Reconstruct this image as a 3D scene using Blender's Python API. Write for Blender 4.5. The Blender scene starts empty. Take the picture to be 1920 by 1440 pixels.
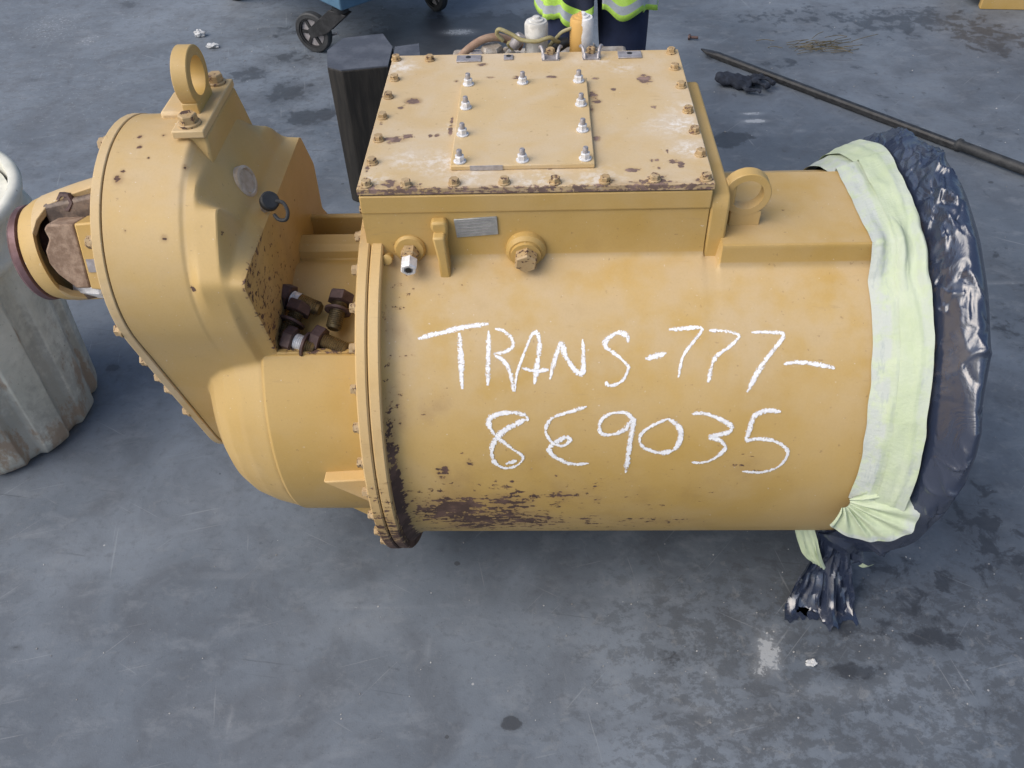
import bpy, bmesh, math, random
import numpy as np
from mathutils import Vector, Matrix, noise

R = math.radians
rng = random.Random(7)
scene = bpy.context.scene
COL = scene.collection

# ------------------------------------------------------------------ camera
FPX = 1600.0
cam_d = bpy.data.cameras.new("camera")
cam = bpy.data.objects.new("camera", cam_d)
COL.objects.link(cam)
PITCH, YAW, ROLL = 0.7786, 0.0514, -0.0448
fwd = Vector((0, math.cos(PITCH), -math.sin(PITCH)))
rgt = Vector((1, 0, 0))
upv = Vector((0, math.sin(PITCH), math.cos(PITCH)))
rz = Matrix.Rotation(YAW, 3, 'Z')
fwd, rgt, upv = rz @ fwd, rz @ rgt, rz @ upv
rgt, upv = math.cos(ROLL) * rgt + math.sin(ROLL) * upv, -math.sin(ROLL) * rgt + math.cos(ROLL) * upv
m = Matrix((rgt, upv, -fwd)).transposed().to_4x4()
m.translation = Vector((0.0126, -1.3292, 1.8582))
cam.matrix_world = m
cam_d.sensor_fit = 'HORIZONTAL'
cam_d.sensor_width = 36.0
cam_d.lens = 36.0 * FPX / 1920.0
cam_d.clip_start = 0.05
cam_d.clip_end = 500
scene.camera = cam

# ------------------------------------------------------------------ world, sun, exposure
SUN_DIR = Vector((-0.66, -0.34, 0.78)).normalized()      # towards the light
world = bpy.data.worlds.new("World")
scene.world = world
world.use_nodes = True
wn = world.node_tree
for n in list(wn.nodes):
    wn.nodes.remove(n)
w_out = wn.nodes.new('ShaderNodeOutputWorld')
w_bg = wn.nodes.new('ShaderNodeBackground')
w_sky = wn.nodes.new('ShaderNodeTexSky')
w_sky.sky_type = 'NISHITA'
w_sky.sun_disc = False
w_sky.sun_elevation = math.asin(SUN_DIR.z)
w_sky.sun_rotation = math.atan2(SUN_DIR.x, SUN_DIR.y)
w_sky.air_density = 1.0
w_sky.dust_density = 3.0
w_sky.ozone_density = 1.0
w_bg.inputs['Strength'].default_value = 0.085
wn.links.new(w_sky.outputs[0], w_bg.inputs['Color'])
wn.links.new(w_bg.outputs[0], w_out.inputs['Surface'])
sun_d = bpy.data.lights.new("sun", 'SUN')
sun_d.energy = 1.4
sun_d.angle = R(65)
sun_d.color = (1.0, 0.95, 0.87)
sun = bpy.data.objects.new("sun", sun_d)
COL.objects.link(sun)
sun.rotation_euler = SUN_DIR.to_track_quat('Z', 'Y').to_euler()
scene.view_settings.view_transform = 'Standard'
scene.view_settings.look = 'None'
scene.view_settings.gamma = 1.0
scene.view_settings.exposure = 0.8
scene.cycles.use_denoising = True
scene.cycles.max_bounces = 6

# ------------------------------------------------------------------ helpers
def new_mat(name):
    mt = bpy.data.materials.new(name)
    mt.use_nodes = True
    nt = mt.node_tree
    for n in list(nt.nodes):
        nt.nodes.remove(n)
    out = nt.nodes.new('ShaderNodeOutputMaterial')
    bs = nt.nodes.new('ShaderNodeBsdfPrincipled')
    nt.links.new(bs.outputs[0], out.inputs['Surface'])
    return mt, nt, bs

class NB:
    """small node builder"""
    def __init__(s, nt):
        s.nt = nt
    def node(s, t, **kw):
        n = s.nt.nodes.new(t)
        for k, v in kw.items():
            setattr(n, k, v)
        return n
    def put(s, sock, v):
        if hasattr(v, 'is_output'):
            s.nt.links.new(v, sock)
        else:
            if sock.type == 'RGBA' and len(v) == 3:
                v = (*v, 1.0)
            sock.default_value = v
    def math(s, op, a, b=0.0, c=None, clamp=False):
        n = s.node('ShaderNodeMath', operation=op, use_clamp=clamp)
        s.put(n.inputs[0], a)
        s.put(n.inputs[1], b)
        if c is not None:
            s.put(n.inputs[2], c)
        return n.outputs[0]
    def mix(s, f, a, b):
        n = s.node('ShaderNodeMix', data_type='RGBA')
        s.put(n.inputs[0], f)
        s.put(n.inputs[6], a)
        s.put(n.inputs[7], b)
        return n.outputs[2]
    def noise(s, vec, scale, detail=4.0, rough=0.55, dist=0.0):
        n = s.node('ShaderNodeTexNoise')
        s.put(n.inputs['Vector'], vec)
        n.inputs['Scale'].default_value = scale
        n.inputs['Detail'].default_value = detail
        n.inputs['Roughness'].default_value = rough
        n.inputs['Distortion'].default_value = dist
        return n.outputs[0]
    def ramp(s, v, a, b):
        n = s.node('ShaderNodeMapRange', interpolation_type='SMOOTHSTEP')
        s.put(n.inputs[0], v)
        n.inputs[1].default_value = a
        n.inputs[2].default_value = b
        return n.outputs[0]
    def coord(s, scale=(1, 1, 1), rand=0.0, rot=0.0):
        tc = s.node('ShaderNodeTexCoord').outputs['Object']
        mp = s.node('ShaderNodeMapping')
        s.put(mp.inputs['Vector'], tc)
        mp.inputs['Scale'].default_value = scale
        if rot:
            r0 = s.node('ShaderNodeMapping')
            s.put(r0.inputs['Vector'], tc)
            r0.inputs['Rotation'].default_value = (0, 0, rot)
            s.put(mp.inputs['Vector'], r0.outputs[0])
        if rand:
            oi = s.node('ShaderNodeObjectInfo').outputs['Random']
            v = s.math('MULTIPLY', oi, rand)
            cx = s.node('ShaderNodeCombineXYZ')
            for k in range(3):
                s.put(cx.inputs[k], v)
            s.put(mp.inputs['Location'], cx.outputs[0])
        return mp.outputs[0]
    def attr(s, name):
        n = s.node('ShaderNodeAttribute')
        n.attribute_name = name
        return n.outputs['Fac']
    def bump(s, h, strength, dist=0.002):
        n = s.node('ShaderNodeBump')
        s.put(n.inputs['Height'], h)
        n.inputs['Strength'].default_value = strength
        n.inputs['Distance'].default_value = dist
        return n.outputs[0]

def paint(name, ca, cb, base_wear=0.0, dust=0.25, rough=0.45, rand=0.0, dust_col=(0.55, 0.425, 0.265), chip_col=(0.085, 0.050, 0.038), chip_scale=75.0):
    mt, nt, bs = new_mat(name)
    b = NB(nt)
    co = b.coord(rand=rand)
    big = b.noise(co, 3.2, 4)
    mid = b.noise(co, 14, 5)
    fine = b.noise(co, 260, 3)
    col = b.mix(b.ramp(big, 0.36, 0.66), ca, cb)
    # dry dust film, cloudy patches
    d = b.math('MULTIPLY', b.ramp(b.noise(co, 5.5, 5, 0.6, 0.4), 0.40, 0.70), dust)
    d = b.math('ADD', d, b.math('MULTIPLY', b.attr('dust'), b.ramp(mid, 0.25, 0.65)), clamp=True)
    col = b.mix(d, col, dust_col)
    # faint grime specks
    sp = b.ramp(b.noise(co, 95, 3, 0.6), 0.67, 0.74)
    col = b.mix(b.math('MULTIPLY', sp, 0.45), col, (0.25, 0.15, 0.07))
    # overspray grain
    col = b.mix(b.math('MULTIPLY', b.ramp(fine, 0.3, 0.8), 0.10), col, (0.30, 0.20, 0.08))
    wd = b.math('MULTIPLY', b.attr('white'), b.ramp(b.noise(co, 48, 6, 0.72), 0.44, 0.62))
    col = b.mix(wd, col, (0.76, 0.73, 0.69))
    # white overspray specks and faint scuffs
    ws = b.ramp(b.noise(co, 150, 2, 0.5), 0.735, 0.765)
    col = b.mix(b.math('MULTIPLY', ws, 0.55), col, (0.70, 0.66, 0.58))
    scf = b.math('MULTIPLY', b.ramp(b.noise(b.coord((0.5, 3.5, 3.5), rand), 38, 4, 0.6), 0.62, 0.72), b.ramp(b.noise(co, 4.5, 3), 0.48, 0.62))
    col = b.mix(b.math('MULTIPLY', scf, 0.30), col, (0.36, 0.25, 0.12))
    # brown grime film driven by the wear map
    w = b.math('ADD', b.attr('wear'), base_wear)
    gr = b.math('MULTIPLY', b.ramp(b.math('ADD', b.math('MULTIPLY', w, 0.55), b.math('MULTIPLY', b.math('SUBTRACT', mid, 0.5), 0.9)), 0.10, 0.62), 0.55)
    col = b.mix(gr, col, (0.27, 0.165, 0.075))
    # chipped to primer
    cn = b.noise(co, chip_scale, 6, 0.62)
    cn2 = b.noise(b.coord((0.35, 1, 1.6), rand), chip_scale * 0.9, 5, 0.6)
    n = b.math('MULTIPLY', b.math('ADD', cn, cn2), 0.5)
    thr = b.math('SUBTRACT', 0.70, b.math('MULTIPLY', w, 0.265))
    halo = b.math('MULTIPLY', b.ramp(b.math('SUBTRACT', n, thr), -0.045, 0.01), 0.42)
    col = b.mix(halo, col, (0.33, 0.19, 0.07))
    cm = b.ramp(b.math('SUBTRACT', n, thr), 0.0, 0.018)
    cc = b.mix(b.ramp(b.noise(co, 30, 3), 0.45, 0.65), chip_col, tuple(x * 1.7 for x in chip_col))
    col = b.mix(cm, col, cc)
    b.put(bs.inputs['Base Color'], col)
    b.put(bs.inputs['Roughness'], b.math('ADD', b.math('MULTIPLY', b.math('ADD', cm, d), 0.3), b.math('ADD', rough - 0.06, b.math('MULTIPLY', mid, 0.14))))
    bs.inputs['Specular IOR Level'].default_value = 0.4
    h = b.math('SUBTRACT', b.math('ADD', b.math('MULTIPLY', fine, 0.10), b.math('MULTIPLY', b.noise(co, 40, 3), 0.35)), b.math('MULTIPLY', cm, 0.55))
    b.put(bs.inputs['Normal'], b.bump(h, 0.42, 0.0018))
    return mt

def simple(name, ca, cb, rough=0.6, scale=30.0, metal=0.0, bump=0.15, lo=0.38, hi=0.66, rand=0.0, spec=0.5):
    mt, nt, bs = new_mat(name)
    b = NB(nt)
    co = b.coord(rand=rand)
    n1 = b.noise(co, scale, 5, 0.6)
    n2 = b.noise(co, scale * 6, 3, 0.6)
    col = b.mix(b.ramp(n1, lo, hi), ca, cb)
    col = b.mix(b.math('MULTIPLY', b.ramp(n2, 0.45, 0.75), 0.25), col, tuple(x * 0.5 for x in ca))
    b.put(bs.inputs['Base Color'], col)
    b.put(bs.inputs['Roughness'], b.math('ADD', rough - 0.1, b.math('MULTIPLY', n1, 0.2)))
    bs.inputs['Metallic'].default_value = metal
    bs.inputs['Specular IOR Level'].default_value = spec
    b.put(bs.inputs['Normal'], b.bump(b.math('ADD', n2, b.math('MULTIPLY', n1, 0.6)), bump, 0.002))
    return mt

def put_mesh(name, verts, faces, mat, parent=None, bevel=0.0, angle=35, smooth=True, attrs=None, seg=2, recalc=True, label=None):
    me = bpy.data.meshes.new(name)
    me.from_pydata([tuple(v) for v in verts], [], faces)
    if recalc:
        bm = bmesh.new()
        bm.from_mesh(me)
        bmesh.ops.recalc_face_normals(bm, faces=bm.faces)
        bm.to_mesh(me)
        bm.free()
    if smooth:
        me.polygons.foreach_set('use_smooth', [True] * len(me.polygons))
        me.set_sharp_from_angle(angle=R(angle))
    for k, arr in (attrs or {}).items():
        a = me.attributes.new(k, 'FLOAT', 'POINT')
        a.data.foreach_set('value', np.asarray(arr, dtype=np.float32).ravel())
    for mm in (mat if isinstance(mat, (list, tuple)) else [mat]):
        me.materials.append(mm)
    o = bpy.data.objects.new(name, me)
    COL.objects.link(o)
    if parent:
        o.parent = parent
        o.matrix_parent_inverse = Matrix.Translation(-world_loc(parent))
    if bevel:
        md = o.modifiers.new('edge', 'BEVEL')
        md.width = bevel
        md.segments = seg
        md.limit_method = 'ANGLE'
        md.angle_limit = R(40)
    if label:
        o['label'] = label
    return o

def world_loc(o):
    v = Vector((0, 0, 0))
    while o:
        v += Vector(o.location)
        if o.parent:
            v += o.matrix_parent_inverse.translation
        o = o.parent
    return v

class MB:
    def __init__(s):
        s.v, s.f = [], []
    def add(s, vs, fs, M=None):
        k = len(s.v)
        s.v += [tuple(M @ Vector(v)) if M is not None else tuple(v) for v in vs]
        s.f += [tuple(i + k for i in f) for f in fs]
        return s
    def box(s, x0, y0, z0, x1, y1, z1, M=None):
        vs = [(x0, y0, z0), (x1, y0, z0), (x1, y1, z0), (x0, y1, z0), (x0, y0, z1), (x1, y0, z1), (x1, y1, z1), (x0, y1, z1)]
        return s.add(vs, [(0, 3, 2, 1), (4, 5, 6, 7), (0, 1, 5, 4), (1, 2, 6, 5), (2, 3, 7, 6), (3, 0, 4, 7)], M)
    def prism(s, poly, axis, a, b, M=None):
        n = len(poly)
        def mk(p, t):
            return {'x': (t, p[0], p[1]), 'y': (p[0], t, p[1]), 'z': (p[0], p[1], t)}[axis]
        vs = [mk(p, a) for p in poly] + [mk(p, b) for p in poly]
        fs = [tuple(range(n - 1, -1, -1)), tuple(range(n, 2 * n))]
        fs += [(i, (i + 1) % n, n + (i + 1) % n, n + i) for i in range(n)]
        return s.add(vs, fs, M)
    def lathe(s, prof, n=32, M=None, ph=0.0, cap=True):
        """prof: (radius, height) along +Z"""
        vs, fs = [], []
        for r, h in prof:
            for k in range(n):
                a = ph + 2 * math.pi * k / n
                vs.append((r * math.cos(a), r * math.sin(a), h))
        for i in range(len(prof) - 1):
            for k in range(n):
                a, b2 = i * n + k, i * n + (k + 1) % n
                fs.append((a, b2, b2 + n, a + n))
        if cap:
            fs.append(tuple(range(n - 1, -1, -1)))
            q = (len(prof) - 1) * n
            fs.append(tuple(range(q, q + n)))
        return s.add(vs, fs, M)
    def tube(s, pts, r, n=10):
        pts = [Vector(p) for p in pts]
        rs = r if isinstance(r, (list, tuple)) else [r] * len(pts)
        vs, fs = [], []
        prev = None
        for i, p in enumerate(pts):
            t = (pts[min(i + 1, len(pts) - 1)] - pts[max(i - 1, 0)]).normalized()
            if prev is None:
                u = t.orthogonal().normalized()
            else:
                u = (prev - t * prev.dot(t)).normalized()
            prev = u
            w = t.cross(u)
            for k in range(n):
                a = 2 * math.pi * k / n
                vs.append(p + (u * math.cos(a) + w * math.sin(a)) * rs[i])
        for i in range(len(pts) - 1):
            for k in range(n):
                a, b2 = i * n + k, i * n + (k + 1) % n
                fs.append((a, b2, b2 + n, a + n))
        fs.append(tuple(range(n - 1, -1, -1)))
        q = (len(pts) - 1) * n
        fs.append(tuple(range(q, q + n)))
        return s.add(vs, fs)
    def ring(s, ro, ri, h0, h1, n=48, M=None, ch=0.0):
        """annulus along Z with optional chamfer ch"""
        prof = [(ri, h0), (ro - ch, h0), (ro, h0 + ch), (ro, h1 - ch), (ro - ch, h1), (ri, h1)]
        if not ch:
            prof = [(ri, h0), (ro, h0), (ro, h1), (ri, h1)]
        vs, fs = [], []
        for r, h in prof:
            for k in range(n):
                a = 2 * math.pi * k / n
                vs.append((r * math.cos(a), r * math.sin(a), h))
        P = len(prof)
        for i in range(P):
            j = (i + 1) % P
            for k in range(n):
                k2 = (k + 1) % n
                fs.append((i * n + k, i * n + k2, j * n + k2, j * n + k))
        return s.add(vs, fs, M)
    def build(s, name, mat, parent=None, **kw):
        return put_mesh(name, s.v, s.f, mat, parent, **kw)

def along(p, d, spin=0.0):
    """matrix that puts local +Z along d at p"""
    q = Vector(d).to_track_quat('Z', 'Y').to_matrix().to_4x4()
    return Matrix.Translation(Vector(p)) @ q @ Matrix.Rotation(spin, 4, 'Z')

def catmull(pts, k=8):
    pts = [Vector(p) for p in pts]
    P = [2 * pts[0] - pts[1]] + pts + [2 * pts[-1] - pts[-2]]
    out = []
    for i in range(1, len(P) - 2):
        a, b, c, d = P[i - 1:i + 3]
        for j in range(k):
            t = j / k
            out.append(0.5 * ((2 * b) + (c - a) * t + (2 * a - 5 * b + 4 * c - d) * t * t + (-a + 3 * b - 3 * c + d) * t ** 3))
    out.append(pts[-1])
    return out

def grid_faces(nu, nv, close_v=False):
    fs = []
    for i in range(nu - 1):
        for j in range(nv if close_v else nv - 1):
            a, b = i * nv + j, i * nv + (j + 1) % nv
            fs.append((a, b, b + nv, a + nv))
    return fs

def thing(name, label, cat, loc=(0, 0, 0), group=None):
    o = bpy.data.objects.new(name, None)
    COL.objects.link(o)
    o.location = loc
    o.empty_display_size = 0.1
    return tag(o, label, cat, group)

def tag(o, label, cat, group=None):
    o['label'] = label
    o['category'] = cat
    if group:
        o['group'] = group
    return o

def place(o, M, parent=None):
    """put an object built about the origin at world matrix M"""
    if parent:
        o.parent = parent
        o.matrix_parent_inverse = Matrix.Translation(-world_loc(parent))
    o.matrix_basis = M
    return o

def dup(o, M, parent):
    c = o.copy()
    COL.objects.link(c)
    c.parent = parent
    c.matrix_parent_inverse = Matrix.Translation(-world_loc(parent))
    c.matrix_basis = M
    for ch in list(o.children):
        d = ch.copy()
        COL.objects.link(d)
        d.parent = c
    return c

def fbm(p, o=4):
    return noise.fractal(Vector(p), 1.0, 2.0, o)

# ------------------------------------------------------------------ materials
YA, YB = (0.485, 0.312, 0.088), (0.54, 0.365, 0.135)
M_yel = paint('yellow_paint', YA, YB, base_wear=0.07)
M_yel_clean = paint('yellow_paint_clean', (0.505, 0.328, 0.10), (0.56, 0.385, 0.15), base_wear=0.06, dust=0.35, rough=0.42)
M_yel_dusty = paint('yellow_paint_dusty', (0.56, 0.395, 0.185), (0.60, 0.445, 0.235), dust=0.6, rough=0.48, dust_col=(0.60, 0.50, 0.37), chip_col=(0.165, 0.112, 0.095), chip_scale=95)
M_yel_flange = paint('yellow_paint_chipped', (0.58, 0.39, 0.16), (0.61, 0.43, 0.20), base_wear=0.10, dust=0.3)
M_bolt = paint('bolt_paint', (0.46, 0.325, 0.165), (0.48, 0.36, 0.21), base_wear=0.55, dust=0.3, rand=30.0, chip_scale=140.0)
M_brown = simple('brown_primer', (0.22, 0.145, 0.10), (0.36, 0.26, 0.19), 0.8, 55, bump=0.3)
M_rust = simple('dark_rusty_steel', (0.075, 0.045, 0.042), (0.12, 0.075, 0.07), 0.6, 60, 0.3, 0.25, rand=20)
M_thread = simple('oily_thread_steel', (0.13, 0.10, 0.06), (0.22, 0.17, 0.09), 0.38, 60, 0.7, 0.1)
M_white_metal = simple('white_zinc', (0.62, 0.62, 0.63), (0.80, 0.80, 0.82), 0.5, 90, 0.15, 0.2, rand=20)
M_grey_metal = simple('grey_bare_metal', (0.33, 0.31, 0.32), (0.45, 0.43, 0.44), 0.5, 50, 0.4, 0.15)
M_plate = simple('stamped_grey_plate', (0.36, 0.37, 0.36), (0.46, 0.46, 0.44), 0.45, 60, 0.5, 0.15)
M_dark_metal = simple('black_metal', (0.018, 0.019, 0.021), (0.04, 0.041, 0.044), 0.5, 30, 0.2, 0.1)
M_rubber = simple('black_rubber', (0.022, 0.024, 0.027), (0.045, 0.047, 0.05), 0.6, 25, 0.0, 0.15)
M_gasket = simple('dark_gasket', (0.06, 0.045, 0.04), (0.16, 0.12, 0.10), 0.8, 45, 0.0, 0.2)
M_hose = simple('brown_hose', (0.26, 0.16, 0.11), (0.34, 0.24, 0.17), 0.7, 30, 0.0, 0.2)
M_wire = simple('olive_wire', (0.28, 0.24, 0.11), (0.36, 0.33, 0.19), 0.6, 30)
M_grime = simple('grey_caked_grime', (0.27, 0.23, 0.19), (0.44, 0.41, 0.37), 0.9, 45, 0.0, 0.6)
M_purple = simple('heat_tinted_steel', (0.11, 0.055, 0.055), (0.20, 0.12, 0.13), 0.5, 18, 0.4, 0.1)

# ------------------------------------------------------------------ ground
CHALK= [[(-0.222,0.82),(-0.197,0.838),(-0.174,0.849),(-0.132,0.874),(-0.089,0.886)],[(-0.144,0.846),(-0.142,0.778),(-0.141,0.688),(-0.14,0.586)],[(-0.089,0.855),(-0.09,0.732),(-0.092,0.602)],[(-0.077,0.864),(-0.059,0.849),(-0.045,0.815),(-0.045,0.776),(-0.064,0.752),(-0.078,0.745),(-0.059,0.709),(-0.048,0.652),(-0.044,0.573)],[(-0.041,0.572),(-0.037,0.652),(-0.022,0.753),(-0.008,0.831),(0.001,0.842),(0.006,0.797),(0.003,0.719),(-0.004,0.606)],[(-0.027,0.682),(-0.004,0.668),(0.023,0.673)],[(0.025,0.628),(0.032,0.696),(0.046,0.79),(0.055,0.734),(0.071,0.672),(0.085,0.655),(0.088,0.717),(0.087,0.811)],[(0.171,0.793),(0.169,0.826),(0.151,0.838),(0.133,0.81),(0.129,0.777),(0.146,0.743),(0.167,0.698),(0.171,0.67),(0.158,0.614),(0.137,0.597),(0.129,0.615)],[(0.203,0.719),(0.221,0.73),(0.242,0.744)],[(0.247,0.849),(0.274,0.855),(0.307,0.854),(0.294,0.801),(0.273,0.729),(0.264,0.632)],[(0.321,0.844),(0.346,0.841),(0.376,0.821),(0.359,0.771),(0.334,0.727),(0.325,0.678),(0.32,0.608)],[(0.399,0.833),(0.431,0.833),(0.458,0.821),(0.437,0.747),(0.413,0.664),(0.392,0.561)],[(0.458,0.688),(0.48,0.696),(0.507,0.691),(0.552,0.668)],[(-0.017,0.43),(-0.024,0.46),(-0.052,0.473),(-0.084,0.455),(-0.092,0.419),(-0.079,0.355),(-0.053,0.295),(-0.028,0.239),(-0.04,0.188),(-0.062,0.171),(-0.083,0.204),(-0.088,0.262),(-0.084,0.316),(-0.067,0.374),(-0.038,0.418),(-0.017,0.442)],[(-0.062,0.196),(-0.04,0.218)],[(0.094,0.5),(0.073,0.482),(0.036,0.453),(0.02,0.417),(0.017,0.366),(0.031,0.314),(0.05,0.3),(0.062,0.327),(0.057,0.346),(0.045,0.334),(0.027,0.301),(0.024,0.267),(0.041,0.224),(0.069,0.194),(0.1,0.198)],[(0.182,0.438),(0.163,0.469),(0.133,0.457),(0.119,0.415),(0.122,0.365),(0.143,0.358),(0.166,0.383),(0.182,0.432),(0.178,0.338),(0.175,0.243),(0.172,0.136)],[(0.248,0.437),(0.221,0.407),(0.199,0.363),(0.197,0.311),(0.217,0.27),(0.243,0.259),(0.265,0.283),(0.273,0.349),(0.267,0.4),(0.248,0.437)],[(0.291,0.46),(0.312,0.462),(0.344,0.435),(0.368,0.392),(0.356,0.36),(0.329,0.345),(0.348,0.322),(0.359,0.281),(0.342,0.226),(0.32,0.2),(0.298,0.201)],[(0.457,0.467),(0.43,0.472),(0.408,0.446),(0.403,0.397),(0.398,0.327),(0.417,0.331),(0.449,0.32),(0.474,0.279),(0.479,0.238),(0.466,0.173),(0.436,0.138),(0.398,0.143)]]
BARREL_WEAR= [(-0.176,-0.153,0.1,0.155,1.0),(-0.064,-0.101,0.066,0.124,0.8),(-0.011,-0.289,0.09,0.139,0.75),(-0.127,-0.381,0.104,0.126,0.8),(-0.212,-0.213,0.028,0.127,0.9),(-0.187,0.146,0.015,0.069,0.9),(-0.193,0.535,0.035,0.064,0.45),(-0.284,0.23,0.019,0.22,0.75),(-0.288,-0.073,0.024,0.22,1.0),(-0.133,0.202,0.01,0.032,0.6),(0.055,-0.032,0.064,0.066,0.55),(-0.209,0.484,0.02,0.078,0.4),(-0.26,0.511,0.016,0.129,0.5),(0.102,-0.291,0.09,0.155,0.4),(0.188,-0.188,0.066,0.119,0.3),(0.405,0.187,0.051,0.098,0.35),(-0.051,0.072,0.008,0.03,0.6),(0.12,-0.056,0.013,0.055,0.55),(0.235,0.423,0.03,0.053,0.3),(-0.291,-0.413,0.029,0.076,0.9)]
COVER_WEAR= [(-0.251,0.335,0.0156,0.012,1),(-0.274,0.307,0.0066,0.007,0.9),(-0.266,0.176,0.023,0.0126,0.8),(-0.246,0.188,0.0105,0.0085,0.8),(-0.203,0.188,0.0042,0.0063,1),(-0.19,0.19,0.0052,0.0063,1),(-0.279,0.164,0.0083,0.0062,0.7),(-0.165,0.251,0.0032,0.0178,0.8),(-0.165,0.208,0.0042,0.0215,0.9),(-0.168,0.424,0.0046,0.0051,0.8),(-0.115,0.502,0.0118,0.0081,0.8),(-0.095,0.438,0.0104,0.0052,0.8),(-0.039,0.43,0.0092,0.0128,0.8),(0.037,0.432,0.0114,0.0102,0.8),(-0.006,0.371,0.0067,0.0073,0.9),(0.021,0.265,0.0053,0.0067,0.9),(0.016,0.23,0.0042,0.0065,0.9),(0.232,0.414,0.0146,0.0202,1.0),(0.12,0.342,0.0088,0.019,0.8),(0.126,0.318,0.0108,0.0093,0.8),(0.115,0.284,0.0053,0.0136,0.8),(0.12,0.165,0.0081,0.0123,0.9),(0.027,0.061,0.0059,0.0056,0.7),(0.177,0.05,0.0135,0.0074,0.9),(0.216,0.081,0.0039,0.0057,1),(0.226,0.082,0.0039,0.0057,0.9),(0.226,0.054,0.0038,0.0056,1),(0.255,0.076,0.0116,0.0076,0.8),(0.267,0.066,0.0067,0.0132,0.8),(0.239,0.29,0.0064,0.0069,0.5),(0.247,0.114,0.003,0.0059,0.9),(0.13,0.422,0.0068,0.0076,0.7),(0.164,0.368,0.0055,0.0073,0.8),(-0.332,0.315,0.0089,0.0332,0.6),(-0.306,0.246,0.0043,0.0112,0.5),(-0.31,0.082,0.006,0.0291,0.5),(-0.299,0.004,0.0194,0.0109,0.8),(-0.231,0.0,0.0289,0.0161,0.8),(-0.262,0.016,0.0136,0.0146,0.6),(-0.116,-0.008,0.0572,0.0088,0.7),(-0.002,-0.012,0.0756,0.0088,0.75),(0.121,-0.005,0.0564,0.0088,0.75),(0.215,0.0,0.0562,0.0124,0.75),(0.301,0.01,0.0187,0.0108,0.6),(0.219,0.013,0.0207,0.0179,0.6),(0.131,0.012,0.0152,0.0107,0.5)]
FLOOR_DARK= [(-1.452,2.774,0.11,0.088,0.7),(-1.275,2.963,0.169,0.093,0.6),(-1.067,2.313,0.1,0.084,0.8),(-0.98,2.345,0.045,0.064,0.8),(-1.208,2.576,0.105,0.128,0.7),(-1.54,2.748,0.055,0.088,0.5),(-1.919,2.11,0.054,0.082,0.6),(-2.918,3.344,0.056,0.049,0.5),(-2.555,2.767,0.07,0.04,0.5),(-2.484,2.794,0.056,0.04,0.4),(-2.36,2.746,0.028,0.039,0.5),(-1.372,3.291,0.089,0.118,0.5),(-1.335,3.47,0.061,0.109,0.5),(-2.401,3.747,0.065,0.07,0.7),(-0.53,3.139,0.341,0.274,1.2),(-0.223,3.224,0.229,0.245,1.1),(-0.299,3.027,0.333,0.131,1.0),(-0.024,3.144,0.168,0.17,0.8),(-0.762,3.435,0.18,0.09,0.7),(0.815,2.034,0.068,0.065,0.9),(0.877,2.064,0.05,0.038,0.8),(0.864,2.838,0.078,0.062,0.5),(1.202,2.76,0.204,0.097,0.5),(2.266,3.014,0.233,0.273,0.6),(1.936,3.236,0.542,0.216,0.6),(1.405,3.339,0.559,0.183,0.5),(1.91,2.047,0.176,0.145,0.4),(1.572,2.353,0.071,0.032,0.5),(1.645,1.176,0.074,0.405,0.4),(1.526,0.776,0.067,0.167,0.5),(0.901,-0.169,0.206,0.142,0.5),(1.152,-0.011,0.121,0.248,0.55),(0.791,-0.285,0.149,0.058,0.5),(0.455,-0.354,0.197,0.081,0.35),(0.713,-0.392,0.072,0.027,0.7),(0.919,-0.312,0.098,0.036,0.6),(0.306,-0.361,0.043,0.04,0.5),(-0.063,-0.514,0.021,0.019,0.8),(-1.156,-0.452,0.038,0.028,0.3),(-0.388,-0.396,0.175,0.04,0.3),(-1.262,-0.338,0.013,0.008,0.8),(-0.727,-0.006,0.23,0.106,0.25),(-1.379,0.641,0.025,0.021,0.7),(-1.344,0.592,0.01,0.026,0.6),(-1.59,1.092,0.028,0.027,0.4),(-1.517,0.999,0.019,0.019,0.4),(0.574,-0.48,0.14,0.037,0.4),(0.807,-0.479,0.139,0.038,0.4),(0.98,-0.478,0.069,0.039,0.4),(-0.514,-0.523,0.072,0.037,0.3),(-0.016,-0.199,0.211,0.03,0.3)]  # dark floor spots, oil stains among them
FLOOR_PALE= [(0.53,-0.347,0.027,0.048,1.0),(0.504,-0.386,0.024,0.024,0.7),(0.958,2.263,0.047,0.01,1.0),(0.96,2.194,0.051,0.015,1.2),(0.557,1.962,0.067,0.036,0.4),(-0.697,-0.512,0.006,0.025,0.6),(-0.268,-0.342,0.006,0.027,0.6),(-2.722,3.442,0.283,0.329,0.55),(-2.308,3.568,0.38,0.25,0.45),(-2.449,3.247,0.091,0.107,0.6),(-1.989,3.052,0.349,0.282,0.35),(-2.361,2.315,0.207,0.342,0.3),(1.135,2.1,0.023,0.014,0.6),(0.351,-0.481,0.059,0.01,0.4),(0.056,-0.471,0.01,0.025,0.5),(-0.423,3.236,0.086,0.042,0.9),(-0.429,-0.287,0.078,0.029,0.35),(-0.807,-0.138,0.083,0.01,0.4),(-0.424,-0.229,0.119,0.006,0.4),(-1.4,0.909,0.113,0.061,0.2),(-0.577,-0.449,0.015,0.052,0.3),(0.249,-0.169,0.053,0.031,0.4),(0.623,-0.366,0.024,0.005,0.5),(0.387,-0.393,0.017,0.026,0.5),(0.653,-0.443,0.094,0.026,0.35),(1.587,1.025,0.107,0.006,0.8)]

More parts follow.
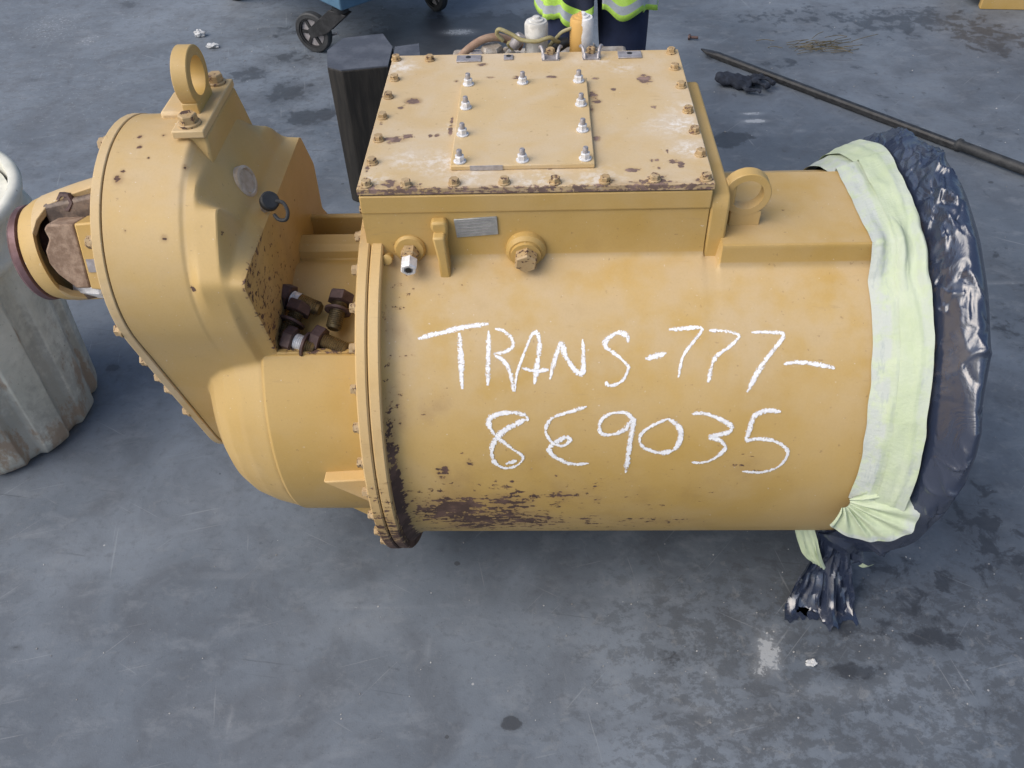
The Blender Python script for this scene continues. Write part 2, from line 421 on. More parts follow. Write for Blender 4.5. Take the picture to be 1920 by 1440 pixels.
def floor_material():
    mt, nt, bs = new_mat('concrete_floor')
    b = NB(nt)
    co = b.coord()
    big = b.noise(co, 0.9, 5, 0.6, 0.5)
    mid = b.noise(co, 5.0, 6, 0.62, 0.6)
    fine = b.noise(co, 45, 5, 0.6)
    grit = b.noise(co, 240, 3, 0.6)
    streak = b.noise(b.coord((1.0, 1.8, 1)), 7.0, 7, 0.68, 0.3)
    oil_dim, pale = b.attr('oil_dim'), b.attr('pale')
    col = b.mix(b.ramp(big, 0.34, 0.66), (0.094, 0.114, 0.142), (0.172, 0.201, 0.240))
    col = b.mix(b.math('MULTIPLY', b.ramp(mid, 0.38, 0.72), 0.55), col, (0.075, 0.083, 0.098))
    col = b.mix(b.math('MULTIPLY', b.ramp(streak, 0.50, 0.68), 0.42), col, (0.205, 0.228, 0.258))
    col = b.mix(b.math('MULTIPLY', b.ramp(fine, 0.5, 0.75), 0.28), col, (0.055, 0.06, 0.07))
    # damp tyre and shoe marks, pale mottling of old concrete
    damp = b.attr('damp')
    bl = b.noise(b.coord((1.0, 1.3, 1)), 19, 8, 0.76, 0.2)
    dm = b.math('MULTIPLY', b.ramp(b.math('ADD', bl, b.math('MULTIPLY', damp, 0.13)), 0.575, 0.67), b.math('ADD', 0.16, b.math('MULTIPLY', damp, 0.30)))
    col = b.mix(dm, col, (0.040, 0.042, 0.046))
    pl = b.math('MULTIPLY', b.ramp(b.noise(co, 24, 7, 0.72, 0.5), 0.56, 0.66), b.math('ADD', 0.16, b.math('MULTIPLY', damp, 0.30)))
    col = b.mix(pl, col, (0.225, 0.235, 0.245))
    ag = b.ramp(b.noise(co, 130, 4, 0.7), 0.60, 0.72)
    col = b.mix(b.math('MULTIPLY', ag, 0.30), col, (0.25, 0.26, 0.27))
    ag2 = b.ramp(b.noise(co, 170, 4, 0.7), 0.62, 0.70)
    col = b.mix(b.math('MULTIPLY', ag2, 0.45), col, (0.03, 0.032, 0.036))
    for rot_, sc_, off in ((0.5, 34, 0.0), (-0.25, 40, 0.0), (1.35, 30, 0.0), (2.3, 46, 0.0)):
        ln = b.ramp(b.noise(b.coord((1.0, sc_, 1), rot=rot_), 2.6, 3, 0.5), 0.685, 0.735)
        col = b.mix(b.math('MULTIPLY', ln, 0.26), col, (0.34, 0.36, 0.38))
    ln = b.ramp(b.noise(b.coord((1.0, 26, 1), rot=0.15), 2.2, 3, 0.5), 0.68, 0.74)
    col = b.mix(b.math('MULTIPLY', ln, 0.40), col, (0.05, 0.055, 0.065))
    # small drips of oil
    v2 = b.node('ShaderNodeTexVoronoi')
    b.put(v2.inputs['Vector'], b.coord((1, 1.2, 1)))
    v2.inputs['Scale'].default_value = 10.0
    s2 = b.node('ShaderNodeSeparateColor')
    b.put(s2.inputs[0], v2.outputs['Color'])
    wob = b.math('ADD', v2.outputs['Distance'], b.math('MULTIPLY', b.math('SUBTRACT', b.noise(co, 70, 4), 0.5), 0.10))
    dr = b.math('MULTIPLY', b.ramp(b.math('SUBTRACT', b.math('MULTIPLY', s2.outputs[1], 0.13), wob), 0.0, 0.02), b.math('GREATER_THAN', s2.outputs[0], 0.80))
    col = b.mix(b.math('MULTIPLY', dr, 0.62), col, (0.035, 0.037, 0.042))
    # oil soaked in, with the painted back-right dimness: crisp ragged edges from the noise, soft film round it
    e = b.math('ADD', oil_dim, b.math('MULTIPLY', b.math('SUBTRACT', b.noise(co, 16, 6, 0.65, 0.4), 0.5), 1.3))
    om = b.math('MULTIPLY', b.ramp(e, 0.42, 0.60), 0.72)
    om = b.math('MAXIMUM', om, b.math('MULTIPLY', b.ramp(oil_dim, 0.0, 1.0), 0.45))
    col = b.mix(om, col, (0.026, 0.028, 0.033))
    # pale chalk and dust, plus the painted back-left sheen
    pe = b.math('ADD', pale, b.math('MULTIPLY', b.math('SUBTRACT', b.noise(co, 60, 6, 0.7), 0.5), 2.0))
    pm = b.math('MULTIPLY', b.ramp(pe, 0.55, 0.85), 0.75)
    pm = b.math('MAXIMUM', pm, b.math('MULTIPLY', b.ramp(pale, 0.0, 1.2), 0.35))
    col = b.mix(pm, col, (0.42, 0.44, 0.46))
    # sparse white specks and long faint scratches
    vo = b.node('ShaderNodeTexVoronoi')
    b.put(vo.inputs['Vector'], co)
    vo.inputs['Scale'].default_value = 26.0
    vo.inputs['Randomness'].default_value = 1.0
    sc = b.node('ShaderNodeSeparateColor')
    b.put(sc.inputs[0], vo.outputs['Color'])
    sp = b.math('MULTIPLY', b.math('LESS_THAN', vo.outputs['Distance'], b.math('ADD', 0.02, b.math('MULTIPLY', sc.outputs[1], 0.06))), b.math('GREATER_THAN', sc.outputs[0], 0.965))
    col = b.mix(b.math('MULTIPLY', sp, 0.6), col, (0.5, 0.5, 0.5))
    b.put(bs.inputs['Base Color'], col)
    rr = b.math('SUBTRACT', b.math('ADD', 0.46, b.math('MULTIPLY', mid, 0.22)), b.math('MULTIPLY', om, 0.16))
    b.put(bs.inputs['Roughness'], rr)
    bs.inputs['Specular IOR Level'].default_value = 0.45
    h = b.math('ADD', b.math('MULTIPLY', fine, 0.6), b.math('ADD', b.math('MULTIPLY', grit, 0.35), b.math('MULTIPLY', mid, 0.7)))
    b.put(bs.inputs['Normal'], b.bump(h, 0.22, 0.004))
    return mt

def make_ground():
    def axis(lo, hi, step, far):
        a = np.arange(lo, hi + step / 2, step)
        k = np.array([0.5, 1.5, 4, 10, 30, far])
        return np.concatenate([lo - k[::-1], a, hi + k])
    xs, ys = axis(-3.6, 3.0, 0.012, 90.0), axis(-0.9, 4.2, 0.012, 90.0)
    X, Y = np.meshgrid(xs, ys, indexing='ij')
    oil_dim, pale = np.zeros_like(X), np.zeros_like(X)
    for arr, L in ((oil_dim, FLOOR_DARK), (pale, FLOOR_PALE)):
        for x, y, a, c, w in L:
            d2 = ((X - x) / (a * 1.25)) ** 2 + ((Y - y) / (c * 1.25)) ** 2
            np.maximum(arr, w * np.exp(-d2 ** 1.3), out=arr)
    # dimmer light towards the back right painted in, together with oil darkening
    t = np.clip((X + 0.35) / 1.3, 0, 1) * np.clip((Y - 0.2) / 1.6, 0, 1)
    oil_dim[:] = np.maximum(oil_dim, 0.33 * t)
    # sheen on the back-left floor, painted in as a pale wash
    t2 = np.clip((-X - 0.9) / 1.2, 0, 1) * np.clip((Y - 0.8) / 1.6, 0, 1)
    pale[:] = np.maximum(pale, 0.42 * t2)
    damp = np.clip((X + 0.15) / 0.5, 0, 1) * np.clip((0.02 - Y) / 0.25, 0, 1)
    damp = np.maximum(damp, 0.5 * np.clip((X - 1.1) / 0.4, 0, 1) * np.clip((1.4 - Y) / 0.5, 0, 1))
    damp = np.maximum(damp, 0.55 * np.clip((-X - 0.5) / 0.4, 0, 1) * np.clip((Y - 1.4) / 0.5, 0, 1))
    V = np.stack([X, Y, np.zeros_like(X)], -1).reshape(-1, 3)
    o = put_mesh('ground', V.tolist(), grid_faces(len(xs), len(ys)), floor_material(), attrs={'oil_dim': oil_dim, 'pale': pale, 'damp': damp}, recalc=False)
    o['kind'] = 'structure'
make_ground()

# ------------------------------------------------------------------ transmission
YC, ZC, RB = 0.147, 0.498, 0.409
T = thing('transmission', 'big yellow painted transmission with white chalk writing on its barrel', 'transmission', (0.0, 0.15, 0.0))
AX = lambda x: Matrix.Translation((x, YC, ZC)) @ Matrix.Rotation(R(90), 4, 'Y')   # local +Z -> +X

def polar(a, r):
    """angle a: 0 = towards the viewer, 90 deg = up"""
    return (YC - r * math.cos(a), ZC + r * math.sin(a))

# --- main barrel; the housing wall and the flat pad run into it with a cast fillet
def smax(p, q, k):
    return 0.5 * (p + q + np.sqrt((p - q) ** 2 + k * k))
def smin(p, q, k):
    return 0.5 * (p + q - np.sqrt((p - q) ** 2 + k * k))
def barrel_r(X, A):
    rb = np.full_like(X, RB)
    d = np.clip((X + 0.288) / 0.03, 0, 1)
    rb = rb + 0.022 * (1 - d) ** 2
    ca, sa = np.cos(A), np.sin(A)
    up = sa > 0.3
    wall = np.where(up & (ca > 0.2), (YC - 0.0032) / np.maximum(ca, 0.2), 0)
    wall = np.minimum(wall, (0.99 - ZC) / np.maximum(sa, 0.3))
    rw = smax(rb, wall, 0.016)
    pf = np.where(up & (ca > 0.2), (YC + 0.0225) / np.maximum(ca, 0.2), np.where(up, 9.0, 0))
    pr = np.where(up & (ca < -0.12), 0.085 / np.maximum(-ca, 0.12), 9.0)
    pt = (0.920 - ZC) / np.maximum(sa, 0.3)
    rp = smax(rb, smin(np.minimum(pf, pr), pt, 0.0015), 0.012)
    r = np.where((X < 0.3195) & (A < R(75)) & (A > R(40)), rw, rb)
    r = np.where((X > 0.345) & (A > R(40)) & (A < R(130)), rp, r)
    return r

def make_barrel():
    xs = np.concatenate([np.arange(-0.3185, 0.64, 0.005), [0.66]])
    an = np.radians(np.concatenate([np.arange(-70, 56, 0.6), np.arange(56, 76, 0.2), np.arange(76, 106, 0.5), np.arange(106, 290, 5.0)]))
    X, A = np.meshgrid(xs, an, indexing='ij')
    rr = barrel_r(X, A)
    V = np.stack([X, YC - rr * np.cos(A), ZC + rr * np.sin(A)], -1)
    wear = np.zeros_like(X)
    for x, a, sx, sa, w in BARREL_WEAR:
        d2 = ((X - x) / (sx * 1.1)) ** 2 + ((A - a) / (sa * 1.1)) ** 2
        wear = np.maximum(wear, w * np.exp(-d2 ** 1.2))
    wear = np.maximum(wear, 0.95 * np.exp(-((X + 0.10) / 0.19) ** 2) * np.exp(-((A + 0.27) / 0.13) ** 2))
    wear = np.maximum(wear, 0.52 * np.exp(-((X - 0.20) / 0.20) ** 2) * np.exp(-((A + 0.33) / 0.12) ** 2))
    wear = np.maximum(wear, 0.36 * np.exp(-((X + 0.275) / 0.05) ** 2) * np.exp(-((A - 1.0) / 0.28) ** 2))
    wear = np.maximum(wear, 0.36 * np.clip((-A + 0.45) / 0.5, 0, 1) * np.clip((0.55 - X) / 0.5, 0, 1) * (A > -1.3))
    wear = np.maximum(wear, 0.95 * np.exp(-((X + 0.282) / 0.016) ** 2) * np.clip((0.70 - A) / 0.7, 0, 1) + 0.35 * np.exp(-((X + 0.280) / 0.012) ** 2) * (A < 1.0))
    dust = 0.65 * np.clip((A - 0.30) / 0.5, 0, 1) * (rr < RB + 0.012) + 0.35 * (A > R(69)) * (X > 0.35)
    return put_mesh('barrel', V.reshape(-1, 3).tolist(), grid_faces(len(xs), len(an), True), M_yel, T, attrs={'wear': wear, 'dust': dust}, angle=42)
barrel = make_barrel()

# --- chalk writing, ribbons lying on the barrel
def chalk_material():
    mt, nt, bs = new_mat('white_chalk')
    b = NB(nt)
    co = b.coord()
    n = b.noise(co, 420, 3, 0.6)
    e = b.attr('edge')
    a = b.ramp(b.math('ADD', b.math('ADD', b.math('MULTIPLY', b.math('SUBTRACT', n, 0.5), 1.6), b.math('MULTIPLY', b.math('SUBTRACT', b.noise(co, 150, 4, 0.7), 0.5), 1.5)), e), 0.15, 0.50)
    b.put(bs.inputs['Base Color'], b.mix(b.ramp(b.noise(co, 120, 3), 0.35, 0.65), (0.78, 0.78, 0.80), (0.90, 0.90, 0.90)))
    bs.inputs['Roughness'].default_value = 0.95
    bs.inputs['Specular IOR Level'].default_value = 0.1
    b.put(bs.inputs['Alpha'], a)
    return mt

def make_chalk():
    vs, fs, ed = [], [], []
    for si, st in enumerate(CHALK):
        pts = [(x, a * RB) for x, a in st]
        P = catmull([(x, a, 0) for x, a in pts], 10)
        n = len(P)
        base = len(vs)
        jit = rng.random() * 50
        for i, p in enumerate(P):
            t = (P[min(i + 1, n - 1)] - P[max(i - 1, 0)]).normalized()
            nn = Vector((-t.y, t.x, 0))
            w = (0.0050 + 0.0012 * math.sin(i * 0.055 + si)) * (1.0 + 0.40 * noise.noise(Vector((i * 0.12 + jit, si * 3.1, 0)))) * min(1.0, 0.45 + 0.14 * min(i, n - 1 - i))
            hgt = 0.0006 + 0.00004 * si
            for k in (-1, -0.5, 0, 0.5, 1):
                q = p + nn * (w * k)
                y, z = polar(q.y / RB, RB + hgt)
                vs.append((q.x, y, z))
                ed.append({0: 0.75, 0.5: 0.5}.get(abs(k), 0.05) + 0.25 * noise.noise(Vector((i * 0.2, jit, 4))))
        fs += [tuple(base + q for q in f) for f in grid_faces(n, 5)]
    return put_mesh('chalk_writing', vs, fs, chalk_material(), T, attrs={'edge': ed}, recalc=False)
make_chalk()

# --- big bolted flange between barrel and gear case
def flange(x0, x1, ro, name, ch):
    n = 150
    vs, wear, V = [], [], []
    prof = [(0.25, x0), (ro - ch, x0), (ro, x0 + ch), (ro, (x0 + x1) / 2), (ro, x1 - ch), (ro - ch, x1), (ro - 0.015, x1), (0.405, x1)]
    for r, x in prof:
        for k in range(n):
            a = 2 * math.pi * k / n
            y, z = polar(a, r)
            V.append((x, y, z))
            low = max(0.0, min(1.0, (0.42 - (a if a < math.pi else a - 2 * math.pi)) / 0.85)) if (a < 1.2 or a > 4.6) else 0.3
            wear.append(0.10 + 0.95 * low ** 1.4)
    put_mesh(name, V, grid_faces(len(prof), n, True), M_yel_flange, T, attrs={'wear': wear})
flange(-0.334, -0.3125, 0.448, 'flange_ring', 0.003)
flange(-0.3105, -0.288, 0.447, 'flange_ring', 0.003)

def bolt_mesh(name, mat, s=1.0, washer=True):
    b = MB()
    if washer:
        b.lathe([(0.0115 * s, -0.001), (0.0115 * s, 0.0022 * s), (0.0105 * s, 0.003 * s)], 20)
    b.lathe([(0.0095 * s, 0.003 * s), (0.0095 * s, 0.0102 * s), (0.0084 * s, 0.0114 * s)], 6)
    return b.build(name, mat, None, angle=25)
proto = bolt_mesh('bolt', M_bolt)
first = [True]
def put_bolt(p, d, sc=1.0, mat=None):
    M = along(p, d, rng.random() * 6.28) @ Matrix.Scale(sc, 4)
    if first[0]:
        first[0] = False
        place(proto, M, T)
        return proto
    c = dup(proto, M, T)
    return c
for k in range(36):
    a = R(k * 10 + 4.5)
    if -40 < ((k * 10 + 4.5 + 180) % 360 - 180) < 130:
        y, z = polar(a, 0.434)
        put_bolt((-0.334, y, z), (-1, 0, 0), 1.05)

# --- valve housing box on top: wall profile extruded along the barrel
def wall_profile():
    return [(0.55, 0.70), (0.5575, 1.024), (0.0, 1.024), (0.0, 0.988), (0.0045, 0.984), (0.006, 0.90), (0.05, 0.83), (0.1, 0.80)]
vh = MB().prism(wall_profile(), 'x', -0.3185, 0.3185).build('valve_housing', M_yel, T, bevel=0.0025)
MB().box(-0.3155, 0.003, 1.0235, 0.3155, 0.555, 1.0275).build('gasket', M_gasket, T)

def make_cover():
    xs = np.concatenate([[-0.32], np.linspace(-0.32, -0.3185, 2), np.arange(-0.316, 0.3165, 0.004), [0.3185, 0.32], [0.32]])
    ys = np.concatenate([[0.0], np.linspace(0.0, 0.0015, 2), np.arange(0.004, 0.554, 0.004), [0.5565, 0.558], [0.558]])
    X, Y = np.meshgrid(xs, ys, indexing='ij')
    Z = np.full_like(X, 1.04)
    Z[1, :] = Z[-2, :] = 1.0385
    Z[:, 1] = Z[:, -2] = 1.0385
    Z[0, :] = Z[-1, :] = 1.0275
    Z[:, 0] = Z[:, -1] = 1.0275
    wear = np.zeros_like(X)
    for x, y, a, c, w in COVER_WEAR:
        d2 = ((X - x) / (a * 1.25)) ** 2 + ((Y - y) / (c * 1.25)) ** 2
        wear = np.maximum(wear, (0.50 + 0.65 * w) * np.exp(-d2 ** 1.5))
    ed = np.minimum(np.minimum(X + 0.32, 0.32 - X) + 0.004, Y)
    wear = np.maximum(wear, 0.62 * np.exp(-(ed / 0.008) ** 2))
    wear[:, 0:2] = 0.8
    dust = np.full_like(X, 0.25)
    for x, y, r_, w in ((0.27, 0.22, 0.07, 0.9), (0.29, 0.13, 0.05, 0.9), (-0.15, 0.07, 0.09, 0.7), (-0.30, 0.5, 0.05, 1), (-0.22, 0.12, 0.06, 0.6), (0.13, 0.53, 0.06, 0.7), (0.0, 0.03, 0.10, 0.5)):
        dust = np.maximum(dust, w * np.exp(-((X - x) ** 2 + (Y - y) ** 2) / r_ ** 2))
    white = np.zeros_like(X)
    for x, y, r_, w in ((0.275, 0.215, 0.045, 0.9), (0.292, 0.12, 0.035, 0.9), (0.30, 0.28, 0.03, 0.6), (-0.17, 0.085, 0.05, 0.75), (-0.235, 0.10, 0.04, 0.6), (-0.12, 0.035, 0.04, 0.6), (-0.300, 0.50, 0.035, 0.9), (0.13, 0.515, 0.035, 0.7), (0.19, 0.47, 0.03, 0.5), (-0.165, 0.22, 0.015, 0.9), (0.0, 0.02, 0.05, 0.6), (0.11, 0.015, 0.05, 0.6), (-0.29, 0.03, 0.03, 0.5)):
        white = np.maximum(white, w * np.exp(-((X - x) ** 2 + ((Y - y) * 1.3) ** 2) / r_ ** 2))
    V = np.stack([X, Y, Z], -1).reshape(-1, 3)
    o = put_mesh('cover_plate', V.tolist(), grid_faces(len(xs), len(ys)), M_yel_dusty, T, attrs={'wear': wear, 'dust': dust, 'white': white}, angle=30)
    return o
make_cover()
for x, y in [(-0.31, 0.535), (-0.234, 0.530), (-0.302, 0.436), (-0.305, 0.354), (-0.306, 0.266), (-0.302, 0.175), (-0.303, 0.089), (-0.303, 0.012), (-0.231, 0.010), (-0.144, 0.012), (-0.054, 0.012), (0.037, 0.011), (0.126, 0.011), (0.214, 0.013), (0.305, 0.014), (0.307, 0.098), (0.307, 0.184), (0.305, 0.266), (0.304, 0.374), (0.301, 0.46), (0.302, 0.54)]:
    put_bolt((x, y, 1.0405), (0, 0, 1), 0.98)

# inspection plate with studs and nuts
ip = MB().box(-0.154, 0.057, 1.0402, 0.110, 0.4075, 1.0500).build('inspection_plate', M_yel_dusty, T, bevel=0.002)
MB().box(-0.152, 0.0585, 1.0396, 0.1085, 0.406, 1.0406).build('gasket', M_gasket, T)
MB().box(-0.118, 0.0552, 1.0412, -0.058, 0.0578, 1.0496).build('scrape', M_grey_metal, T)
nut = MB().lathe([(0.0118, 0), (0.0118, 0.002), (0.0105, 0.0026)], 18).lathe([(0.0092, 0.0022), (0.0092, 0.0115), (0.0082, 0.0128)], 6).build('nut', M_white_metal, None, angle=25)
stud = MB().lathe([(0.0052, 0.010), (0.0052, 0.0225), (0.0042, 0.024)], 14).build('stud', M_grey_metal, None)
stud.parent = nut
for i, (x, y) in enumerate([(-0.139, 0.385), (-0.025, 0.387), (0.092, 0.389), (-0.138, 0.281), (0.093, 0.284), (-0.138, 0.172), (0.092, 0.180), (-0.137, 0.072), (-0.022, 0.072), (0.093, 0.074)]):
    M = along((x, y, 1.0503), (0, 0, 1), rng.random() * 6)
    if i == 0:
        place(nut, M, T)
    else:
        dup(nut, M, T)

# small tags and clips along the rear edge of the cover
for x0, x1, y0, y1, hx in ((-0.174, -0.119, 0.514, 0.545, -0.148), (-0.069, -0.048, 0.520, 0.543, -0.058), (0.184, 0.236, 0.515, 0.548, 0.210)):
    t = MB().box(x0, y0, 1.0402, x1, y1, 1.0435).build('tag_plate', M_grey_metal, T, bevel=0.001)
    h = MB().lathe([(0.006, 1.0432), (0.006, 1.0440)], 16, Matrix.Translation((hx, (y0 + y1) / 2 + 0.004, 0))).build('hole', M_dark_metal, t)
for x in (0.035, 0.125):
    c = MB()
    c.box(x - 0.019, 0.512, 1.0402, x + 0.019, 0.543, 1.0428)
    for s in (-1, 1):
        c.tube(catmull([(x + s * 0.017, 0.520, 1.042), (x + s * 0.017, 0.528, 1.054), (x + s * 0.021, 0.540, 1.060), (x + s * 0.024, 0.548, 1.056)], 5), 0.0035, 8)
        c.tube(catmull([(x + s * 0.014, 0.514, 1.042), (x + s * 0.015, 0.520, 1.050), (x + s * 0.018, 0.530, 1.053)], 5), 0.0030, 8)
    k = c.build('clip', M_grey_metal, T)
    MB().lathe([(0.010, 0.0), (0.010, 0.010), (0.008, 0.012)], 6, Matrix.Translation((x, 0.545, 1.043))).build('clip_bolt', M_bolt, k, angle=25)

# end plate right of the box, with rounded corners
ep = [(0.5, 0.80), (0.485, 0.985), (0.470, 1.005), (0.45, 1.012), (0.03, 1.012), (0.012, 1.007), (0.004, 0.995), (0.0020, 0.980), (0.0020, 0.872), (0.1, 0.82)]
MB().prism(ep, 'x', 0.3187, 0.354).build('end_plate', M_yel, T, bevel=0.005, seg=3)

# lifting eye on the right, standing on the pad
def eye(c, ro, ri, x_or_y, th, name, foot):
    b = MB()
    if x_or_y == 'y':
        Mx = Matrix.Translation(c) @ Matrix.Rotation(R(90), 4, 'X')
    else:
        Mx = Matrix.Translation(c) @ Matrix.Rotation(R(90), 4, 'Y')
    b.ring(ro, ri, -th / 2, th / 2, 56, Mx, 0.0015)
    e = b.build(name, M_yel_clean, T)
    fb = MB().box(*foot)
    fb.build('lug_foot', M_yel_clean, e, bevel=0.002)
    return e
eye((0.392, 0.055, 0.987), 0.044, 0.030, 'y', 0.026, 'lifting_eye', (0.366, 0.0425, 0.918, 0.424, 0.0675, 0.952))
MB().box(0.352, 0.044, 0.955, 0.372, 0.066, 1.012).build('eye_web', M_yel_clean, T, bevel=0.004)

# fittings on the housing wall
b = MB()
for i in range(20):
    pass
np_ = MB().prism([(-0.150, 0.972), (-0.070, 0.977), (-0.0685, 0.9385), (-0.147, 0.9325)], 'y', -0.0005, 0.0045).build('nameplate', M_plate, T, bevel=0.0008)
for i, zz in enumerate((0.968, 0.961, 0.954, 0.947, 0.941)):
    MB().prism([(-0.144, zz), (-0.078 - 0.008 * (i % 2), zz + 0.004), (-0.078 - 0.008 * (i % 2), zz + 0.0028), (-0.144, zz - 0.0012)], 'y', -0.0010, 0.002).build('stamped_line', M_grey_metal, np_)

fd = Vector((0.02, -0.80, -0.16)).normalized()
bb = MB().lathe([(0.030, -0.02), (0.030, 0.004), (0.026, 0.009)], 24, along((-0.238, 0.003, 0.908), (0, -1, 0.05))).build('fitting_boss', M_yel, T)
fit = MB().lathe([(0.017, 0.0), (0.017, 0.014), (0.014, 0.016), (0.014, 0.026)], 6, along((-0.238, -0.004, 0.907), fd)).build('pipe_fitting', M_bolt, T, angle=25)
hx = MB().lathe([(0.0135, 0.024), (0.0165, 0.026), (0.0165, 0.046), (0.0140, 0.050), (0.0095, 0.050), (0.0085, 0.043), (0.004, 0.042)], 6, along((-0.238, -0.004, 0.907), fd, 0.3)).build('fitting_nut', M_white_metal, fit, angle=25)
MB().lathe([(0.0062, 0.0495), (0.0062, 0.0506)], 16, along((-0.238, -0.004, 0.907), fd)).build('bore', M_dark_metal, fit)

lug = MB()
lp = [(-0.191, 0.976), (-0.164, 0.977), (-0.160, 0.966), (-0.163, 0.86), (-0.167, 0.845), (-0.181, 0.845), (-0.184, 0.90), (-0.186, 0.95), (-0.193, 0.960)]
lug.prism([(-0.189, 0.955), (-0.166, 0.955), (-0.163, 0.90), (-0.160, 0.845), (-0.181, 0.842), (-0.182, 0.90)], 'y', -0.034, 0.0)
MB().prism(lp[:3] + [(-0.165, 0.92), (-0.185, 0.92)] + lp[7:], 'y', -0.016, 0.006).build('lug_pad', M_yel, T, bevel=0.005)
lug.build('lug', M_yel_clean, T, bevel=0.004)

MB().lathe([(0.038, -0.02), (0.038, 0.006), (0.032, 0.013), (0.0285, 0.013), (0.0285, 0.02), (0.025, 0.0205)], 36, along((-0.018, 0.000, 0.904), (0, -0.86, -0.10))).build('plug_boss', M_yel, T, angle=40)
MB().lathe([(0.0225, 0.018), (0.0225, 0.040), (0.0195, 0.0435)], 6, along((-0.018, 0.000, 0.904), (0, -0.86, -0.10), 0.4)).build('hex_plug', M_bolt, T, angle=25)
MB().lathe([(0.010, -0.02), (0.010, 0.006), (0.008, 0.007)], 20, along((-0.281, -0.016, 0.897), (0, -1, 0.4))).build('boss', M_yel, T)

# --- gear case on the left: polar loft of blended sections
OY, OZ = 0.12, 0.72
NPHI = 480
PHI = np.linspace(0, 2 * np.pi, NPHI, endpoint=False)
DIR = np.stack([np.cos(PHI), np.sin(PHI)], -1)

def hull(points):
    P = sorted(set((round(float(a), 5), round(float(b_), 5)) for a, b_ in points))
    def half(it):
        h = []
        for p in it:
            while len(h) > 1 and (h[-1][0] - h[-2][0]) * (p[1] - h[-2][1]) - (h[-1][1] - h[-2][1]) * (p[0] - h[-2][0]) <= 0:
                h.pop()
            h.append(p)
        return h
    a, c = half(P), half(reversed(P))
    return np.array(a[:-1] + c[:-1])

def disc(y, z, r, n=60):
    t = np.linspace(0, 2 * np.pi, n, endpoint=False)
    return [(y + r * math.cos(q), z + r * math.sin(q)) for q in t]

def ray_r(poly):
    """distance from (OY, OZ) to the outline along each direction"""
    out = np.zeros(NPHI)
    A = poly - np.array([OY, OZ])
    B = np.roll(A, -1, 0)
    for i, d in enumerate(DIR):
        e = B - A
        den = d[0] * e[:, 1] - d[1] * e[:, 0]
        den = np.where(np.abs(den) < 1e-12, 1e-12, den)
        t = (A[:, 0] * e[:, 1] - A[:, 1] * e[:, 0]) / den
        u = (A[:, 0] * d[1] - A[:, 1] * d[0]) / den
        ok = (u >= -1e-6) & (u <= 1 + 1e-6) & (t > 0)
        out[i] = t[ok].max() if ok.any() else 0
    return out

def clip_top(r, h):
    s = np.sin(PHI)
    lim = np.where(s > 0.02, (h - OZ) / np.maximum(s, 0.02), 9)
    return np.minimum(r, lim)

UP = disc(0.08, 0.885, 0.237)
LOW = disc(0.17, 0.46, 0.195)
OCT = [(-0.165, 0.953), (-0.125, 0.958), (0.345, 0.962), (0.402, 0.86), (0.39, 0.72)]
r_disc = ray_r(hull(UP + LOW))
r_oct = ray_r(hull(OCT + LOW))
r_sh = ray_r(hull(UP + OCT + LOW))
def cone(x):
    xr = np.array([-0.70, -0.68, -0.66, -0.63, -0.59, -0.545, -0.50])
    rr = np.array([0.20, 0.268, 0.298, 0.322, 0.339, 0.351, 0.351])
    return float(np.interp(x, xr, rr)) if x > -0.70 else 0.0
DEG = np.degrees(PHI)
STEP = 0.0025 * np.clip((175 - DEG) / 40, 0, 1) * np.clip((DEG - 50) / 20, 0, 1)
BLK = (DEG > 119) & (DEG < 178)
def with_block(r, t=1.0):
    return np.where(BLK, np.maximum(r, (r_disc - 0.001) * t + r * (1 - t)), r)
def case_section(x):
    keys = [(-0.75, r_disc + STEP), (-0.611, r_disc + STEP), (-0.607, r_disc), (-0.585, with_block(clip_top(r_sh, 1.085))), (-0.552, with_block(clip_top(r_sh, 1.022))), (-0.546, with_block(clip_top(r_sh, 1.012))), (-0.532, clip_top(r_oct * 0.6 + r_sh * 0.4, 0.985)), (-0.507, r_oct)]
    r = keys[-1][1]
    for (xa, ra), (xb, rb) in zip(keys, keys[1:]):
        if xa <= x <= xb:
            t = (x - xa) / (xb - xa)
            r = ra * (1 - t) + rb * t
            break
    c = cone(x)
    if c:
        r2 = ray_r(np.array(disc(YC, ZC, c, 120)))
        r = np.maximum(r, r2)
    return r

def blur(a, k, ax, wrap):
    for _ in range(k):
        if wrap:
            a = (np.roll(a, 1, ax) + 2 * a + np.roll(a, -1, ax)) / 4
        else:
            b_ = a.copy()
            sl = [slice(None)] * a.ndim
            s0, s1, s2 = list(sl), list(sl), list(sl)
            s0[ax], s1[ax], s2[ax] = slice(0, -2), slice(1, -1), slice(2, None)
            b_[tuple(s1)] = (a[tuple(s0)] + 2 * a[tuple(s1)] + a[tuple(s2)]) / 4
            a = b_
    return a

